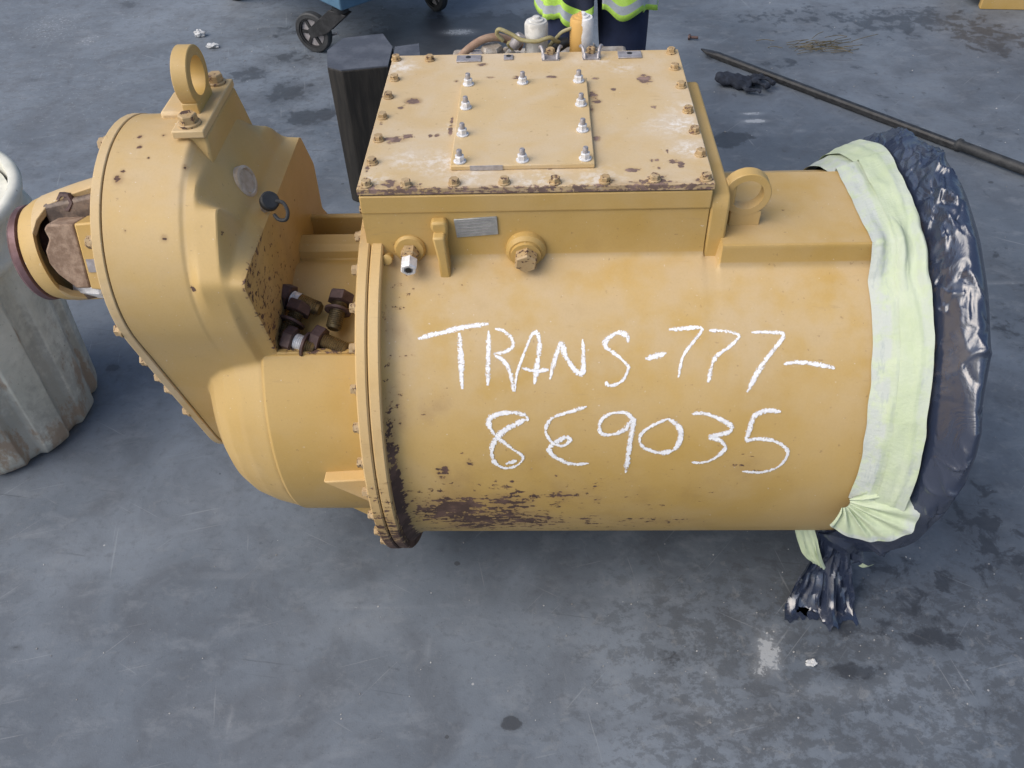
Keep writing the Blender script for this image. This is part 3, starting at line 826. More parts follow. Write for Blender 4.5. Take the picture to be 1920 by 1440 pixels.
SPOTS = [(-0.704, 0.052, 1.125, 0.006), (-0.696, 0.025, 1.121, 0.006), (-0.716, -0.028, 1.102, 0.006), (-0.723, -0.04, 1.094, 0.009), (-0.639, -0.118, 1.023, 0.007), (-0.662, 0.055, 1.126, 0.005), (-0.605, -0.02, 1.105, 0.008), (-0.675, 0.0, 1.11, 0.004), (-0.545, -0.10, 1.02, 0.006), (-0.707, -0.11, 1.033, 0.004), (-0.60, -0.15, 0.94, 0.008)]
def make_case():
    xs = np.linspace(-0.747, -0.507, 97)
    Rr = np.array([case_section(float(x)) for x in xs])
    Rr = blur(Rr, 6, 1, True)
    Rr = blur(Rr, 1, 0, False)
    V = [(x, OY + Rr[i, k] * DIR[k, 0], OZ + Rr[i, k] * DIR[k, 1]) for i, x in enumerate(xs) for k in range(NPHI)]
    F = grid_faces(len(xs), NPHI, True)
    n = len(xs)
    F.append(tuple(range(NPHI)))
    F.append(tuple(range((n - 1) * NPHI, n * NPHI)))
    P = np.array(V)
    wear = 0.22 * np.clip((0.62 - P[:, 2]) / 0.25, 0, 1) * (P[:, 1] < 0.1)
    wear = wear + 0.6 * np.exp(-((P[:, 0] + 0.507) / 0.008) ** 2) * (P[:, 1] < 0.0) * (P[:, 2] > 0.72)
    for q in SPOTS:
        d2 = ((P - np.array(q[:3])) ** 2).sum(1) / q[3] ** 2
        wear = np.maximum(wear, 1.25 * np.exp(-d2))
    dust = np.where((P[:, 0] < -0.60), 0.45 * np.clip((P[:, 2] - 0.75) / 0.3, 0, 1), 0.1)
    put_mesh('gear_case', V, F, M_yel_clean, T, attrs={'wear': wear, 'dust': dust}, angle=24)
make_case()

def hull_plate(name, grow, x0, x1, mat, parent=T, bevel=0.002):
    rr = r_disc + grow
    poly = [(OY + rr[k] * DIR[k, 0], OZ + rr[k] * DIR[k, 1]) for k in range(NPHI)]
    return MB().prism(poly, 'x', x0, x1).build(name, mat, parent, bevel=bevel)
hull_plate('case_rim', 0.004, -0.768, -0.7495, M_yel_dusty)
hull_plate('rim_seam', -0.002, -0.7500, -0.7465, M_gasket, bevel=0)
for ang in (100, 128, 156, 178, 196, 209, 232, 70):
    k = int(round((ang % 360) / 360 * NPHI)) % NPHI
    rr = r_disc[k] - 0.011
    put_bolt((-0.768, OY + rr * DIR[k, 0], OZ + rr * DIR[k, 1]), (-1, 0, 0), 1.25)
MB().box(-0.690, 0.125, 1.085, -0.634, 0.215, 1.131).build('top_step', M_yel_dusty, T, bevel=0.006)

# lower body under the pocket (coaxial with the barrel), a shell open above the lip
def arc_shell(ro, ri, a0, a1, n=60):
    o_ = [polar(a0 + (a1 - a0) * i / n, ro) for i in range(n + 1)]
    i_ = [polar(a1 + (a0 - a1) * i / n, ri) for i in range(n + 1)]
    return o_ + i_
a_lip = math.asin((0.745 - ZC) / 0.356)
MB().prism(arc_shell(0.356, 0.341, a_lip, -R(200), 70), 'x', -0.541, -0.333).build('lower_body', M_yel, T, bevel=0.009, angle=30)
# neck inside the pocket with a square ledge on top, and the trough floor
nk = [polar(R(t), 0.287) for t in range(-60, 88, 6)]
nk = nk[:25] + [(0.155, 0.772), (0.160, 0.790), (0.172, 0.801), (0.205, 0.803), (0.215, 0.796), (0.220, 0.70)] + [polar(R(t), 0.287) for t in range(130, 300, 8)]
MB().prism(nk, 'x', -0.515, -0.333).build('inner_neck', M_yel, T, bevel=0.004, angle=30)
MB().box(-0.512, -0.125, 0.655, -0.334, -0.02, 0.712).build('pocket_floor', M_yel, T)
MB().box(-0.512, 0.290, 0.60, -0.333, 0.305, 0.792).build('rear_web', M_yel, T, bevel=0.004)
MB().box(-0.512, 0.20, 0.60, -0.333, 0.291, 0.66).build('rear_deck', M_yel, T)
MB().box(-0.508, -0.1115, 0.730, -0.3345, -0.098, 0.7462).build('pocket_lip', paint('chipped_lip_paint', YA, YB, base_wear=0.62, chip_scale=70), T, bevel=0.002)
# gussets low on the body
MB().prism([(-0.440, 0.500), (-0.336, 0.508), (-0.336, 0.42)], 'y', -0.236, -0.12).build('gusset', M_yel_flange, T, bevel=0.003)
MB().prism([(-0.445, 0.30), (-0.336, 0.33), (-0.336, 0.22), (-0.37, 0.235)], 'y', -0.14, 0.05).build('gusset', M_yel, T, bevel=0.003)

# bracket carrying the left lifting eye
MB().prism([(0.045, 1.126), (0.240, 1.126), (0.262, 1.08), (0.30, 0.99), (0.0, 0.99), (0.035, 1.075)], 'x', -0.632, -0.580).build('eye_bracket', M_yel_clean, T, bevel=0.005)
MB().box(-0.637, 0.034, 1.1265, -0.579, 0.240, 1.141).build('bracket_plate', M_yel_dusty, T, bevel=0.0025)
eye((-0.617, 0.140, 1.194), 0.052, 0.034, 'x', 0.029, 'lifting_eye', (-0.632, 0.098, 1.139, -0.602, 0.182, 1.160))
put_bolt((-0.610, 0.060, 1.1412), (0, 0, 1), 1.75)
put_bolt((-0.606, 0.222, 1.1412), (0, 0, 1), 1.6)

# round blanking plug and breather cap on the sloping shoulder
sl = Vector((0.90, -0.12, 0.30)).normalized()
MB().lathe([(0.030, -0.03), (0.030, 0.004), (0.027, 0.006), (0.024, 0.006), (0.023, 0.002), (0.0, 0.002)], 32, along((-0.545, 0.075, 1.015), sl)).build('blanking_plug', simple('pale_sealant', (0.42, 0.34, 0.26), (0.55, 0.48, 0.40), 0.7, 40), T)
bp = Vector((-0.506, 0.042, 0.982))
MB().lathe([(0.009, -0.03), (0.009, 0.012), (0.012, 0.013), (0.012, 0.022)], 6, along(bp, (0.5, -0.5, 0.7))).build('breather_stem', M_grey_metal, T, angle=25)
cp = MB().lathe([(0.014, 0.018), (0.018, 0.020), (0.018, 0.030), (0.015, 0.033)], 24, along(bp, (0.5, -0.5, 0.7)))
tp = bp + Vector((0.5, -0.5, 0.7)).normalized() * 0.026
cp.tube(catmull([tp + Vector(v) for v in ((0.012, 0, 0), (0.026, -0.004, -0.002), (0.034, -0.014, -0.014), (0.030, -0.022, -0.026), (0.016, -0.020, -0.028), (0.006, -0.012, -0.022))], 6), 0.0036, 8)
cp.build('breather_cap', M_rubber, T)

# --- drive yoke at the far left
M_cap = simple('greasy_brown_steel', (0.07, 0.05, 0.04), (0.22, 0.16, 0.12), 0.55, 28, bump=0.4)
def make_yoke():
    cy, cz = 0.08, 0.885
    LX = Matrix.Translation((0, cy, cz)) @ Matrix.Rotation(R(90), 4, 'Y')
    Y = MB().lathe([(0.070, -1.012), (0.092, -1.010), (0.0965, -1.004), (0.0965, -0.992), (0.088, -0.988)], 48, LX).build('drive_yoke', M_purple, T)
    def P(a, r):
        return (cy - r * math.cos(a), cz + r * math.sin(a))
    c = MB().lathe([(0.080, -0.9885), (0.095, -0.986), (0.103, -0.968), (0.107, -0.950), (0.097, -0.950), (0.088, -0.968), (0.05, -0.972)], 48, LX)
    c.build('yoke_cup', M_yel_clean, Y, angle=30)
    AB = R(17)
    for a0 in (AB + R(90), AB - R(90)):          # the two ears, far top and near bottom
        n = 14
        ear = MB()
        prof_x = [(-0.952, 1.05, 0.1075), (-0.940, 0.78, 0.109), (-0.920, 0.52, 0.112), (-0.88, 0.43, 0.117), (-0.83, 0.40, 0.121), (-0.785, 0.40, 0.122)]
        vs, m_ = [], len(prof_x)
        for x, w, ro0 in prof_x:
            for ro in (ro0, ro0 - 0.014):
                for i in range(n + 1):
                    y, z = P(a0 + w * (2 * i / n - 1), ro)
                    vs.append((x, y, z))
        fs = []
        q = n + 1
        for i in range(m_ - 1):
            o0, o1 = i * 2 * q, (i + 1) * 2 * q
            for j in range(n):
                fs.append((o0 + j, o0 + j + 1, o1 + j + 1, o1 + j))
                fs.append((o0 + q + j, o1 + q + j, o1 + q + j + 1, o0 + q + j + 1))
            fs.append((o0, o1, o1 + q, o0 + q))
            fs.append((o0 + n, o0 + q + n, o1 + q + n, o1 + n))
        for o0 in (0, (m_ - 1) * 2 * q):
            for j in range(n):
                fs.append((o0 + j, o0 + q + j, o0 + q + j + 1, o0 + j + 1))
        ear.add(vs, fs)
        ear.build('yoke_ear', M_yel_dusty, Y, bevel=0.002, angle=40)
        # bearing cap bolted inside the ear
        d = Vector((0, -math.cos(a0), math.sin(a0)))
        e = Vector((0, math.sin(a0), math.cos(a0)))
        Mt = Matrix(((1, 0, 0, 0), (0, e.y, d.y, cy), (0, e.z, d.z, cz), (0, 0, 0, 1)))
        MB().box(-0.930, -0.058, 0.050, -0.79, 0.058, 0.100, Mt)  .build('bearing_cap', M_cap, Y, bevel=0.008)
    # the joint hangs a little: swing the loose half about the cross
    piv = Matrix.Translation((-0.87, cy, cz))
    tilt = piv @ Matrix.Rotation(R(-11), 4, Vector((0, 0.707, -0.707))) @ piv.inverted()
    for ob in [Y] + list(Y.children):
        ob.data.transform(tilt)
    d = Vector((0, -math.cos(AB), math.sin(AB)))
    e = Vector((0, math.sin(AB), math.cos(AB)))
    Mt = Matrix(((1, 0, 0, 0), (0, e.y, d.y, cy), (0, e.z, d.z, cz), (0, 0, 0, 1)))
    w = 0.064
    poly = [(-0.862, w), (-0.914, w), (-0.922, w * 0.85), (-0.917, w * 0.55), (-0.930, w * 0.2), (-0.930, -w * 0.2), (-0.918, -w * 0.55), (-0.902, -w * 0.8), (-0.890, -w), (-0.862, -w)]
    MB().prism(poly, 'z', 0.045, 0.106, Mt).build('bearing_block', M_brown, Y, bevel=0.004)
    MB().prism([(-0.8615, w * 1.02), (-0.8615, -w * 1.02), (-0.800, -w * 1.15), (-0.800, w * 1.08)], 'z', 0.03, 0.107, Mt).build('yoke_arm', M_yel_clean, Y, bevel=0.004)
    MB().box(-0.855, -0.03, 0.1065, -0.833, -0.004, 0.109, Mt).build('stamped_tab', M_grey_metal, Y)
    MB().lathe([(0.090, -0.800), (0.100, -0.795), (0.100, -0.765)], 36, LX).build('output_hub', M_yel, Y)
    MB().lathe([(0.05, -0.97), (0.05, -0.79)], 24, LX).build('cross_trunnion', M_rust, Y)
    for a, x, q, mt in ((R(82), -0.895, (-0.15, -0.85, 0.5), M_rust), (R(-40), -0.872, (0.95, -0.25, 0.1), M_white_metal)):
        p = (x, *P(a, 0.098))
        MB().lathe([(0.021, -0.05), (0.021, 0.012), (0.018, 0.016), (0.012, 0.016), (0.012, 0.012)], 6, along(p, q)).build('yoke_bolt', mt, Y, angle=25)
make_yoke()

# --- clutter behind the valve housing
MB().box(-0.20, 0.562, 0.80, 0.22, 0.72, 0.985).build('rear_casting', M_grime, T, bevel=0.01)
pr = MB()
for i in range(60):
    x, y = rng.uniform(-0.13, 0.15), rng.uniform(0.575, 0.67)
    s = rng.uniform(0.008, 0.02)
    pr.lathe([(s, -0.01), (s * 0.9, 0.006 + s * 0.4), (s * 0.4, 0.012 + s * 0.7)], 8, Matrix.Translation((x, y, 0.98 + rng.uniform(0, 0.012))))
gp = pr.build('grime_buildup', M_grime, T)
gp['kind'] = 'stuff'
MB().lathe([(0.026, 0.98), (0.026, 1.035), (0.022, 1.042)], 6, Matrix.Translation((-0.098, 0.595, 0))).build('large_nut', M_grime, T, angle=25)
MB().box(-0.146, 0.565, 0.98, -0.118, 0.60, 1.032).build('grey_block', M_grey_metal, T, bevel=0.002)
def canister_mat(name, yel):
    mt, nt, bs = new_mat(name)
    b_ = NB(nt)
    co = b_.coord()
    sx = b_.node('ShaderNodeSeparateXYZ')
    b_.put(sx.inputs[0], co)
    n = b_.noise(co, 60, 5)
    edge = b_.ramp(b_.math('ADD', sx.outputs[0], b_.math('MULTIPLY', b_.math('SUBTRACT', n, 0.5), 0.012)), -0.001, 0.001)
    wh = b_.mix(b_.ramp(n, 0.4, 0.6), (0.74, 0.72, 0.70), (0.84, 0.83, 0.82))
    if yel:
        col = b_.mix(edge, (0.60, 0.36, 0.11), wh)
    else:
        col = b_.mix(b_.ramp(b_.noise(co, 35, 6), 0.45, 0.6), (0.50, 0.49, 0.46), (0.66, 0.65, 0.62))
    b_.put(bs.inputs['Base Color'], col)
    bs.inputs['Roughness'].default_value = 0.6
    b_.put(bs.inputs['Normal'], b_.bump(n, 0.3, 0.002))
    return mt
for x, z0, z1, yel in ((0.004, 1.000, 1.092, False), (0.106, 1.008, 1.098, True)):
    c = MB().lathe([(0.025, z0), (0.0265, z0 + 0.002), (0.0265, z1 - 0.006), (0.0235, z1), (0.017, z1 + 0.0005), (0.016, z1 + 0.004), (0.009, z1 + 0.005), (0.008, z1 + 0.010), (0.004, z1 + 0.011)], 32).build('solenoid', canister_mat('yellow_and_white_can' if yel else 'grimy_white_can', yel), T, angle=40)
    place(c, Matrix.Translation((x, 0.605, 0)), T)
    MB().box(x - 0.033, 0.575, z0 - 0.03, x + 0.033, 0.64, z0 - 0.001).build('solenoid_base', M_grime, T, bevel=0.004)
MB().tube(catmull([(-0.178, 0.585, 1.015), (-0.150, 0.592, 1.038), (-0.118, 0.60, 1.054), (-0.085, 0.61, 1.055), (-0.055, 0.615, 1.043), (-0.03, 0.615, 1.028)]), 0.009, 12).build('hose', M_hose, T)
MB().tube(catmull([(-0.072, 0.60, 1.050), (-0.085, 0.598, 1.068), (-0.078, 0.592, 1.080), (-0.050, 0.585, 1.070), (-0.030, 0.576, 1.062), (0.004, 0.570, 1.060), (0.034, 0.574, 1.066), (0.046, 0.584, 1.054), (0.055, 0.60, 1.045)]), 0.0045, 10).build('wire', M_wire, T)
MB().tube(catmull([(0.030, 0.60, 1.035), (0.045, 0.60, 1.050), (0.062, 0.598, 1.068), (0.084, 0.595, 1.078)]), 0.004, 8).build('wire', M_wire, T)
MB().tube(catmull([(-0.05, 0.60, 1.03), (-0.06, 0.596, 1.045), (-0.045, 0.59, 1.052), (-0.034, 0.59, 1.046)]), 0.0045, 8).build('wire', M_wire, T)
MB().lathe([(0.011, -0.016), (0.013, -0.012), (0.013, 0.012), (0.010, 0.018)], 14, along((-0.040, 0.592, 1.052), (0.6, 0, 0.8))).build('wire_connector', M_grey_metal, T)
MB().lathe([(0.014, -0.02), (0.016, 0.0), (0.010, 0.02)], 14, along((0.058, 0.61, 1.036), (1, 0, 0.3))).build('wire_connector', M_dark_metal, T)

# ------------------------------------------------------------------ loose bolts lying in the pocket
def loose_bolt(p, d, label, washer=None, white=False, length=0.062):
    d = Vector(d).normalized()
    t = thing('loose_bolt', label, 'bolt', p, 'loose bolts in the pocket')
    M = along((0, 0, 0), d, rng.random() * 2)
    MB().lathe([(0.0235, -0.021), (0.0265, -0.018), (0.0265, 0.0), (0.020, 0.0015)], 6, M).build('bolt_head', M_rust, t, angle=25).matrix_parent_inverse.identity()
    prof = []
    k = int(length / 0.0042)
    for i in range(k):
        h = 0.001 + i * 0.0042
        prof += [(0.0138, h), (0.0158, h + 0.0021)]
    prof += [(0.0138, 0.001 + k * 0.0042), (0.0115, 0.004 + k * 0.0042)]
    MB().lathe(prof, 20, M).build('thread', M_thread, t, angle=20).matrix_parent_inverse.identity()
    if white:
        pw = []
        for i in range(5):
            pw += [(0.0150, 0.002 + i * 0.0042), (0.0166, 0.0041 + i * 0.0042)]
        MB().lathe(pw, 20, M, cap=False).build('sealant_band', M_white_metal, t, angle=20).matrix_parent_inverse.identity()
    if washer is not None:
        MB().ring(0.0265, 0.0168, washer, washer + 0.005, 28, M).build('washer', M_rust, t, angle=40).matrix_parent_inverse.identity()
    return t
BOLTS = [
    ((-0.494, 0.009, 0.786), (0.90, -0.36, -0.17), 'rusty bolt with whitened threads, lying uppermost against the yellow pocket wall', None, True, 0.066),
    ((-0.478, -0.024, 0.775), (-0.36, -0.80, -0.42), 'dark bolt with loose washer, half in shade at the pocket wall', 0.020, False, 0.055),
    ((-0.394, -0.003, 0.782), (-0.16, -0.88, -0.42), 'bolt with washer standing nearest the bolted flange, thread pointing down to the lip', 0.016, False, 0.058),
    ((-0.476, -0.083, 0.752), (0.92, -0.30, -0.16), 'rusty bolt with white sealant and washer beside the lip of the pocket', 0.024, True, 0.046),
    ((-0.421, -0.080, 0.750), (0.88, -0.34, -0.20), 'bare bolt wedged head up between pocket lip and flange', None, False, 0.052),
]
for bdef in BOLTS:
    loose_bolt(*bdef)

# ------------------------------------------------------------------ plastic sheet over the right end
def plastic_material():
    mt, nt, bs = new_mat('dark_plastic_film')
    b = NB(nt)
    co = b.coord()
    n = b.noise(b.coord((0.8, 1, 1)), 13, 4, 0.55, 1.6)
    n2 = b.noise(co, 42, 3, 0.5, 0.8)
    dusty = b.math('MULTIPLY', b.ramp(b.noise(co, 9, 5, 0.6), 0.55, 0.72), 0.22)
    b.put(bs.inputs['Base Color'], b.mix(dusty, (0.022, 0.031, 0.060), (0.13, 0.145, 0.185)))
    b.put(bs.inputs['Roughness'], b.math('ADD', 0.13, b.math('MULTIPLY', n, 0.2)))
    bs.inputs['Specular IOR Level'].default_value = 0.5
    bs.inputs['IOR'].default_value = 2.0
    rn = b.math('ABSOLUTE', b.math('SUBTRACT', n, 0.5))
    h = b.math('ADD', b.math('MULTIPLY', rn, 2.2), b.math('MULTIPLY', n2, 0.25))
    b.put(bs.inputs['Normal'], b.bump(h, 0.22, 0.006))
    return mt
M_film = plastic_material()

def ridge(v):
    return 1.0 - abs(v) * 2.2

def make_bag():
    path = [(0.640, 0.418), (0.665, 0.424), (0.688, 0.430), (0.702, 0.442), (0.714, 0.464), (0.727, 0.489), (0.740, 0.506), (0.754, 0.512), (0.768, 0.508), (0.780, 0.494), (0.790, 0.470), (0.797, 0.43), (0.802, 0.36), (0.804, 0.26), (0.806, 0.14), (0.807, 0.02)]
    RA = [-180, -90, -60, -30, -3, 14, 27, 44, 60, 77, 97, 124, 160, 181]
    RF = [0.93, 0.90, 0.89, 0.90, 0.95, 1.02, 1.075, 1.05, 1.04, 1.045, 0.985, 0.965, 0.95, 0.95]
    P = [(q.x, q.y) for q in catmull([(a, b_, 0) for a, b_ in path], 6)]
    na = 900
    # sharp random creases in (arc, path) space, many short pleats where the film is gathered under the tape
    n_p = len(P)
    AR = np.linspace(0, 2 * np.pi, na, endpoint=False)[None, :]
    SS = np.linspace(0, 1, n_p)[:, None]
    WA = 0.05 * np.sin(AR * 3 + 1) + 0.03 * np.sin(AR * 7)
    U, Wd = AR * 0.5, (SS + WA * 0.3) * 0.62
    CRE = np.zeros((n_p, na))
    cr_ = random.Random(23)
    def crease(a_deg, s0, ln, ang, h, w):
        u0, v0 = math.radians(a_deg % 360) * 0.5, s0 * 0.62
        du, dv = math.sin(ang), math.cos(ang)
        for sh in (-math.pi, 0, math.pi):
            x_, y_ = U - (u0 + sh), Wd - v0
            t_ = x_ * du + y_ * dv
            cx_ = 0.006 * np.sin(t_ * 60 + a_deg)
            p_ = x_ * dv - y_ * du + cx_
            e_ = np.clip(np.minimum(t_ + 0.01, ln - t_) / (0.35 * ln), 0, 1)
            CRE[:] += h * e_ * np.exp(-np.abs(p_) / w)
    for q in range(110):                      # long folds, any direction
        a_ = cr_.uniform(-5, 150)
        crease(a_, cr_.uniform(0.12, 0.5), cr_.uniform(0.05, 0.17), cr_.gauss(0.1, 0.75), cr_.uniform(0.003, 0.010) * cr_.choice((1, 1, -0.8)), cr_.uniform(0.0025, 0.009))
    for q in range(48):                      # fan of pleats at the upper front
        a_ = cr_.gauss(38, 9)
        crease(a_, 0.14, cr_.uniform(0.05, 0.13), (38 - a_) * 0.035 + cr_.gauss(0, 0.12), cr_.uniform(0.003, 0.008), cr_.uniform(0.003, 0.006))
    for q in range(75):                      # crumple at the upper right
        a_ = cr_.gauss(78, 16)
        crease(a_, cr_.uniform(0.15, 0.45), cr_.uniform(0.03, 0.09), cr_.uniform(-1.5, 1.5), cr_.uniform(0.004, 0.010) * cr_.choice((1, -1)), cr_.uniform(0.004, 0.009))
    for q in range(12):                      # long smooth folds low down
        a_ = cr_.uniform(-60, 15)
        crease(a_, cr_.uniform(0.12, 0.3), cr_.uniform(0.1, 0.2), cr_.gauss(0.5, 0.4), cr_.uniform(0.003, 0.008), cr_.uniform(0.008, 0.016))
    vs = []
    for i, (x, r) in enumerate(P):
        s = i / (len(P) - 1)
        for k in range(na):
            a = 2 * math.pi * k / na
            ad = math.degrees(a)
            ad = ad if ad < 200 else ad - 360
            # bulk of the wrapped cover: fuller at the upper front
            adw = ad if ad <= 180 else ad - 360
            k_ = min(1.0, max(0.0, (x - 0.70) / 0.05))
            rr = r * (1.0 + (float(np.interp(adw, RA, RF)) - 1.0) * k_)
            c, sn = math.cos(a), math.sin(a)
            tw = 1.6 * (s - 0.3)
            c2, s2 = math.cos(a + 0.18 * tw), math.sin(a + 0.18 * tw)
            wob = 0.5 * noise.noise(Vector((c * 4, sn * 4, s * 5)))
            lump = fbm((c * 2.2, sn * 2.2, s * 2 + 3), 2)
            amp = max(0.0, min(1, (x - 0.700) / 0.03))
            d = amp * (0.014 * lump + CRE[i, k])
            rr += d - 0.008 * amp
            fl = min(1.0, rr / 0.2)
            y, z = YC - rr * c, ZC + rr * sn
            xx = x + 0.010 * lump * fl * amp + 0
            vs.append((xx, y, max(z, 0.006)))
    o = put_mesh('plastic_wrap', vs, grid_faces(len(P), na, True), M_film, None, angle=180)
    return tag(o, 'dark blue plastic sheet bundled over the right end of the yellow transmission', 'plastic sheet')
bag = make_bag()

def crumple_sheet(name, path, widths, dirs, mat, parent, amp, fr, nu=60, nv=34, seed=0.0, notch=0.0, crease=75):
    C = catmull(path, max(2, nu // (len(path) - 1)))
    n = len(C)
    vs = []
    for i, p in enumerate(C):
        u = i / (n - 1)
        w = np.interp(u, np.linspace(0, 1, len(widths)), widths)
        dx = Vector([np.interp(u, np.linspace(0, 1, len(dirs)), [d[k] for d in dirs]) for k in range(3)]).normalized()
        t = (C[min(i + 1, n - 1)] - C[max(i - 1, 0)]).normalized()
        nn = dx.cross(t).normalized()
        for j in range(nv):
            v = 2 * j / (nv - 1) - 1
            f = ridge(noise.noise(Vector((v * fr + seed, u * 1.2, seed)))) + 0.35 * ridge(noise.noise(Vector((v * fr * 1.9 + seed, u * 4, seed + 4))))
            edge = notch * noise.noise(Vector((v * 9 + seed, u * 2, 3))) * (u ** 3)
            q = p + dx * (v * w) + nn * (amp * f * (0.5 + u)) + t * edge
            vs.append((q.x, q.y, max(q.z, 0.004)))
    return put_mesh(name, vs, grid_faces(n, nv), mat, parent, angle=crease)

# torn lower corner of the sheet and the tail that trails on the floor
crumple_sheet('torn_corner', [(0.600, -0.150, 0.300), (0.650, -0.190, 0.250), (0.715, -0.215, 0.215), (0.775, -0.20, 0.16)], [0.060, 0.085, 0.085, 0.05], [(0, -0.35, 0.94), (0.1, -0.4, 0.9), (0.2, -0.3, 0.9), (0.3, 0, 0.95)], M_film, bag, 0.020, 1.6, seed=2.0, notch=0.02, nu=20, nv=15, crease=22)
crumple_sheet('torn_flap', [(0.600, -0.205, 0.410), (0.612, -0.222, 0.375), (0.640, -0.226, 0.335), (0.70, -0.228, 0.310), (0.755, -0.235, 0.33)], [0.012, 0.034, 0.042, 0.045, 0.03], [(0.2, -0.35, 0.9), (0, -0.4, 0.9), (0.1, -0.3, 0.9), (0.2, -0.3, 0.9), (0.5, -.3, .8)], M_film, bag, 0.018, 2.0, seed=9.0, notch=0.015, nu=24, nv=12, crease=25)
crumple_sheet('trailing_tail', [(0.690, -0.170, 0.225), (0.682, -0.190, 0.165), (0.676, -0.215, 0.105), (0.672, -0.245, 0.045), (0.668, -0.285, 0.014)], [0.055, 0.040, 0.060, 0.080, 0.086], [(1, 0.1, 0), (1, 0.1, 0.1), (1, 0, 0), (1, -0.05, 0), (1, -0.1, 0)], M_film, bag, 0.026, 1.9, seed=5.0, notch=0.03, nu=28, nv=30, crease=28)
crumple_sheet('trailing_tail', [(0.700, -0.165, 0.215), (0.690, -0.175, 0.150), (0.682, -0.190, 0.085), (0.684, -0.215, 0.035), (0.690, -0.250, 0.012)], [0.04, 0.03, 0.045, 0.062, 0.070], [(1, -0.2, 0), (1, -0.2, 0), (1, 0.2, 0), (1, 0.25, 0), (1, 0.2, 0)], M_film, bag, 0.030, 1.7, seed=15.0, notch=0.03, nu=28, nv=30, crease=28)

# ------------------------------------------------------------------ pale green masking tape
def tape_material():
    mt, nt, bs = new_mat('pale_green_tape')
    b = NB(nt)
    co = b.coord()
    n = b.noise(b.coord((1, 0.6, 0.6)), 14, 5, 0.6)
    col = b.mix(b.ramp(n, 0.4, 0.65), (0.44, 0.515, 0.345), (0.49, 0.555, 0.415))
    wh = b.math('MAXIMUM', b.math('MULTIPLY', b.attr('stuck'), b.ramp(b.noise(co, 28, 5, 0.65), 0.34, 0.56)), 0.0)
    col = b.mix(wh, col, (0.45, 0.49, 0.46))
    gr = b.math('MULTIPLY', b.attr('stuck'), b.ramp(b.noise(b.coord((3.0, 0.7, 0.7)), 22, 5, 0.65), 0.55, 0.68))
    col = b.mix(b.math('MULTIPLY', gr, 0.55), col, (0.30, 0.35, 0.36))
    b.put(bs.inputs['Base Color'], col)
    bs.inputs['Roughness'].default_value = 0.7
    bs.inputs['Specular IOR Level'].default_value = 0.3
    b.put(bs.inputs['Normal'], b.bump(b.math('ADD', b.math('MULTIPLY', b.noise(b.coord((0.5, 1.6, 1.6)), 70, 5, 0.65), 0.9), b.math('ADD', b.noise(b.coord((2.5, 0.5, 0.5)), 30, 4), b.noise(co, 16, 3))), 0.45, 0.004))
    return mt
M_tape = tape_material()
TP = thing('masking_tape', 'pale green masking tape sealing dark plastic to the yellow barrel', 'tape', (0.66, -0.10, 0.8))

def pad_r(a):
    """radius of barrel plus pad along angle a"""
    c, s = math.cos(a), math.sin(a)
    r = RB + 0.003
    if s > 0.3:
        t = 0.9225 - ZC
        y = YC - (t / s) * c
        if -0.0235 <= y <= 0.234:
            r = max(r, t / s)
        elif -0.09 < y < -0.0235:
            zf = 0.8375 + (0.0765) * max(0, min(1, (y + 0.082) / 0.0585)) ** 2
            r = max(r, min(t / s, math.hypot(-0.024 - YC, 0.920 - ZC) * (1 - (-0.0235 - y) / 0.0665) + r * ((-0.0235 - y) / 0.0665)))
    return r

def tape_band(x0, x1, r_off0, r_off1, a0, a1, seed, stuck):
    na, nx = 260, 18
    vs, st = [], []
    for i in range(na):
        u = i / (na - 1)
        a = a0 + (a1 - a0) * u
        for j in range(nx):
            t = j / (nx - 1)
            x = x0 + (x1 - x0) * t
            ex = 0.006 * noise.noise(Vector((a * 3, seed, 0))) + 0.003 * noise.noise(Vector((a * 11, seed, 2)))
            top = math.exp(-((a - R(118)) / 0.55) ** 2)
            xl = x + ex * (1 if j > nx / 2 else 0.6) + (top * 0.012 * (t - 0.3))
            g = max(0, min(1, (x - 0.615) / 0.088))
            rb = pad_r(a) * (1 - g) + (0.461 + 0.004 * math.exp(-((a - R(48)) / 0.6) ** 2)) * g
            rb = rb + (r_off0 * (1 - t) + r_off1 * t)
            wr = 0.0022 * ridge(noise.noise(Vector((a * 5 + seed * 3, t * 1.0, seed)))) * min(1, 3 * t + 0.05)
            wr += 0.0022 * max(0.0, ridge(3 * (t - 0.55 - 0.22 * noise.noise(Vector((a * 2.3, seed, 7))))))
            wr += 0.004 * max(0.0, (a - R(50)) / 1.2) * ridge(noise.noise(Vector((a * 4, t * 2.5 + seed, 1))))
            # loose buckles where the band turns over the pad corner
            wr += 0.012 * math.exp(-((a - R(66)) / 0.16) ** 2) * math.sin(t * 9) * t
            y, z = polar(a, rb + max(wr, -0.003))
            vs.append((xl, y, z))
            st.append(stuck(t))
    return put_mesh('tape_strip', vs, grid_faces(na, nx), M_tape, TP, angle=60, attrs={'stuck': st})
tape_band(0.617, 0.672, 0.0015, 0.003, R(-2), R(152), 1.0, lambda t: 1.0 if t < 0.5 else 0.35)
tape_band(0.656, 0.703, 0.0062, 0.0055, R(-3), R(148), 4.0, lambda t: 0.15 if t < 0.7 else 0.6)

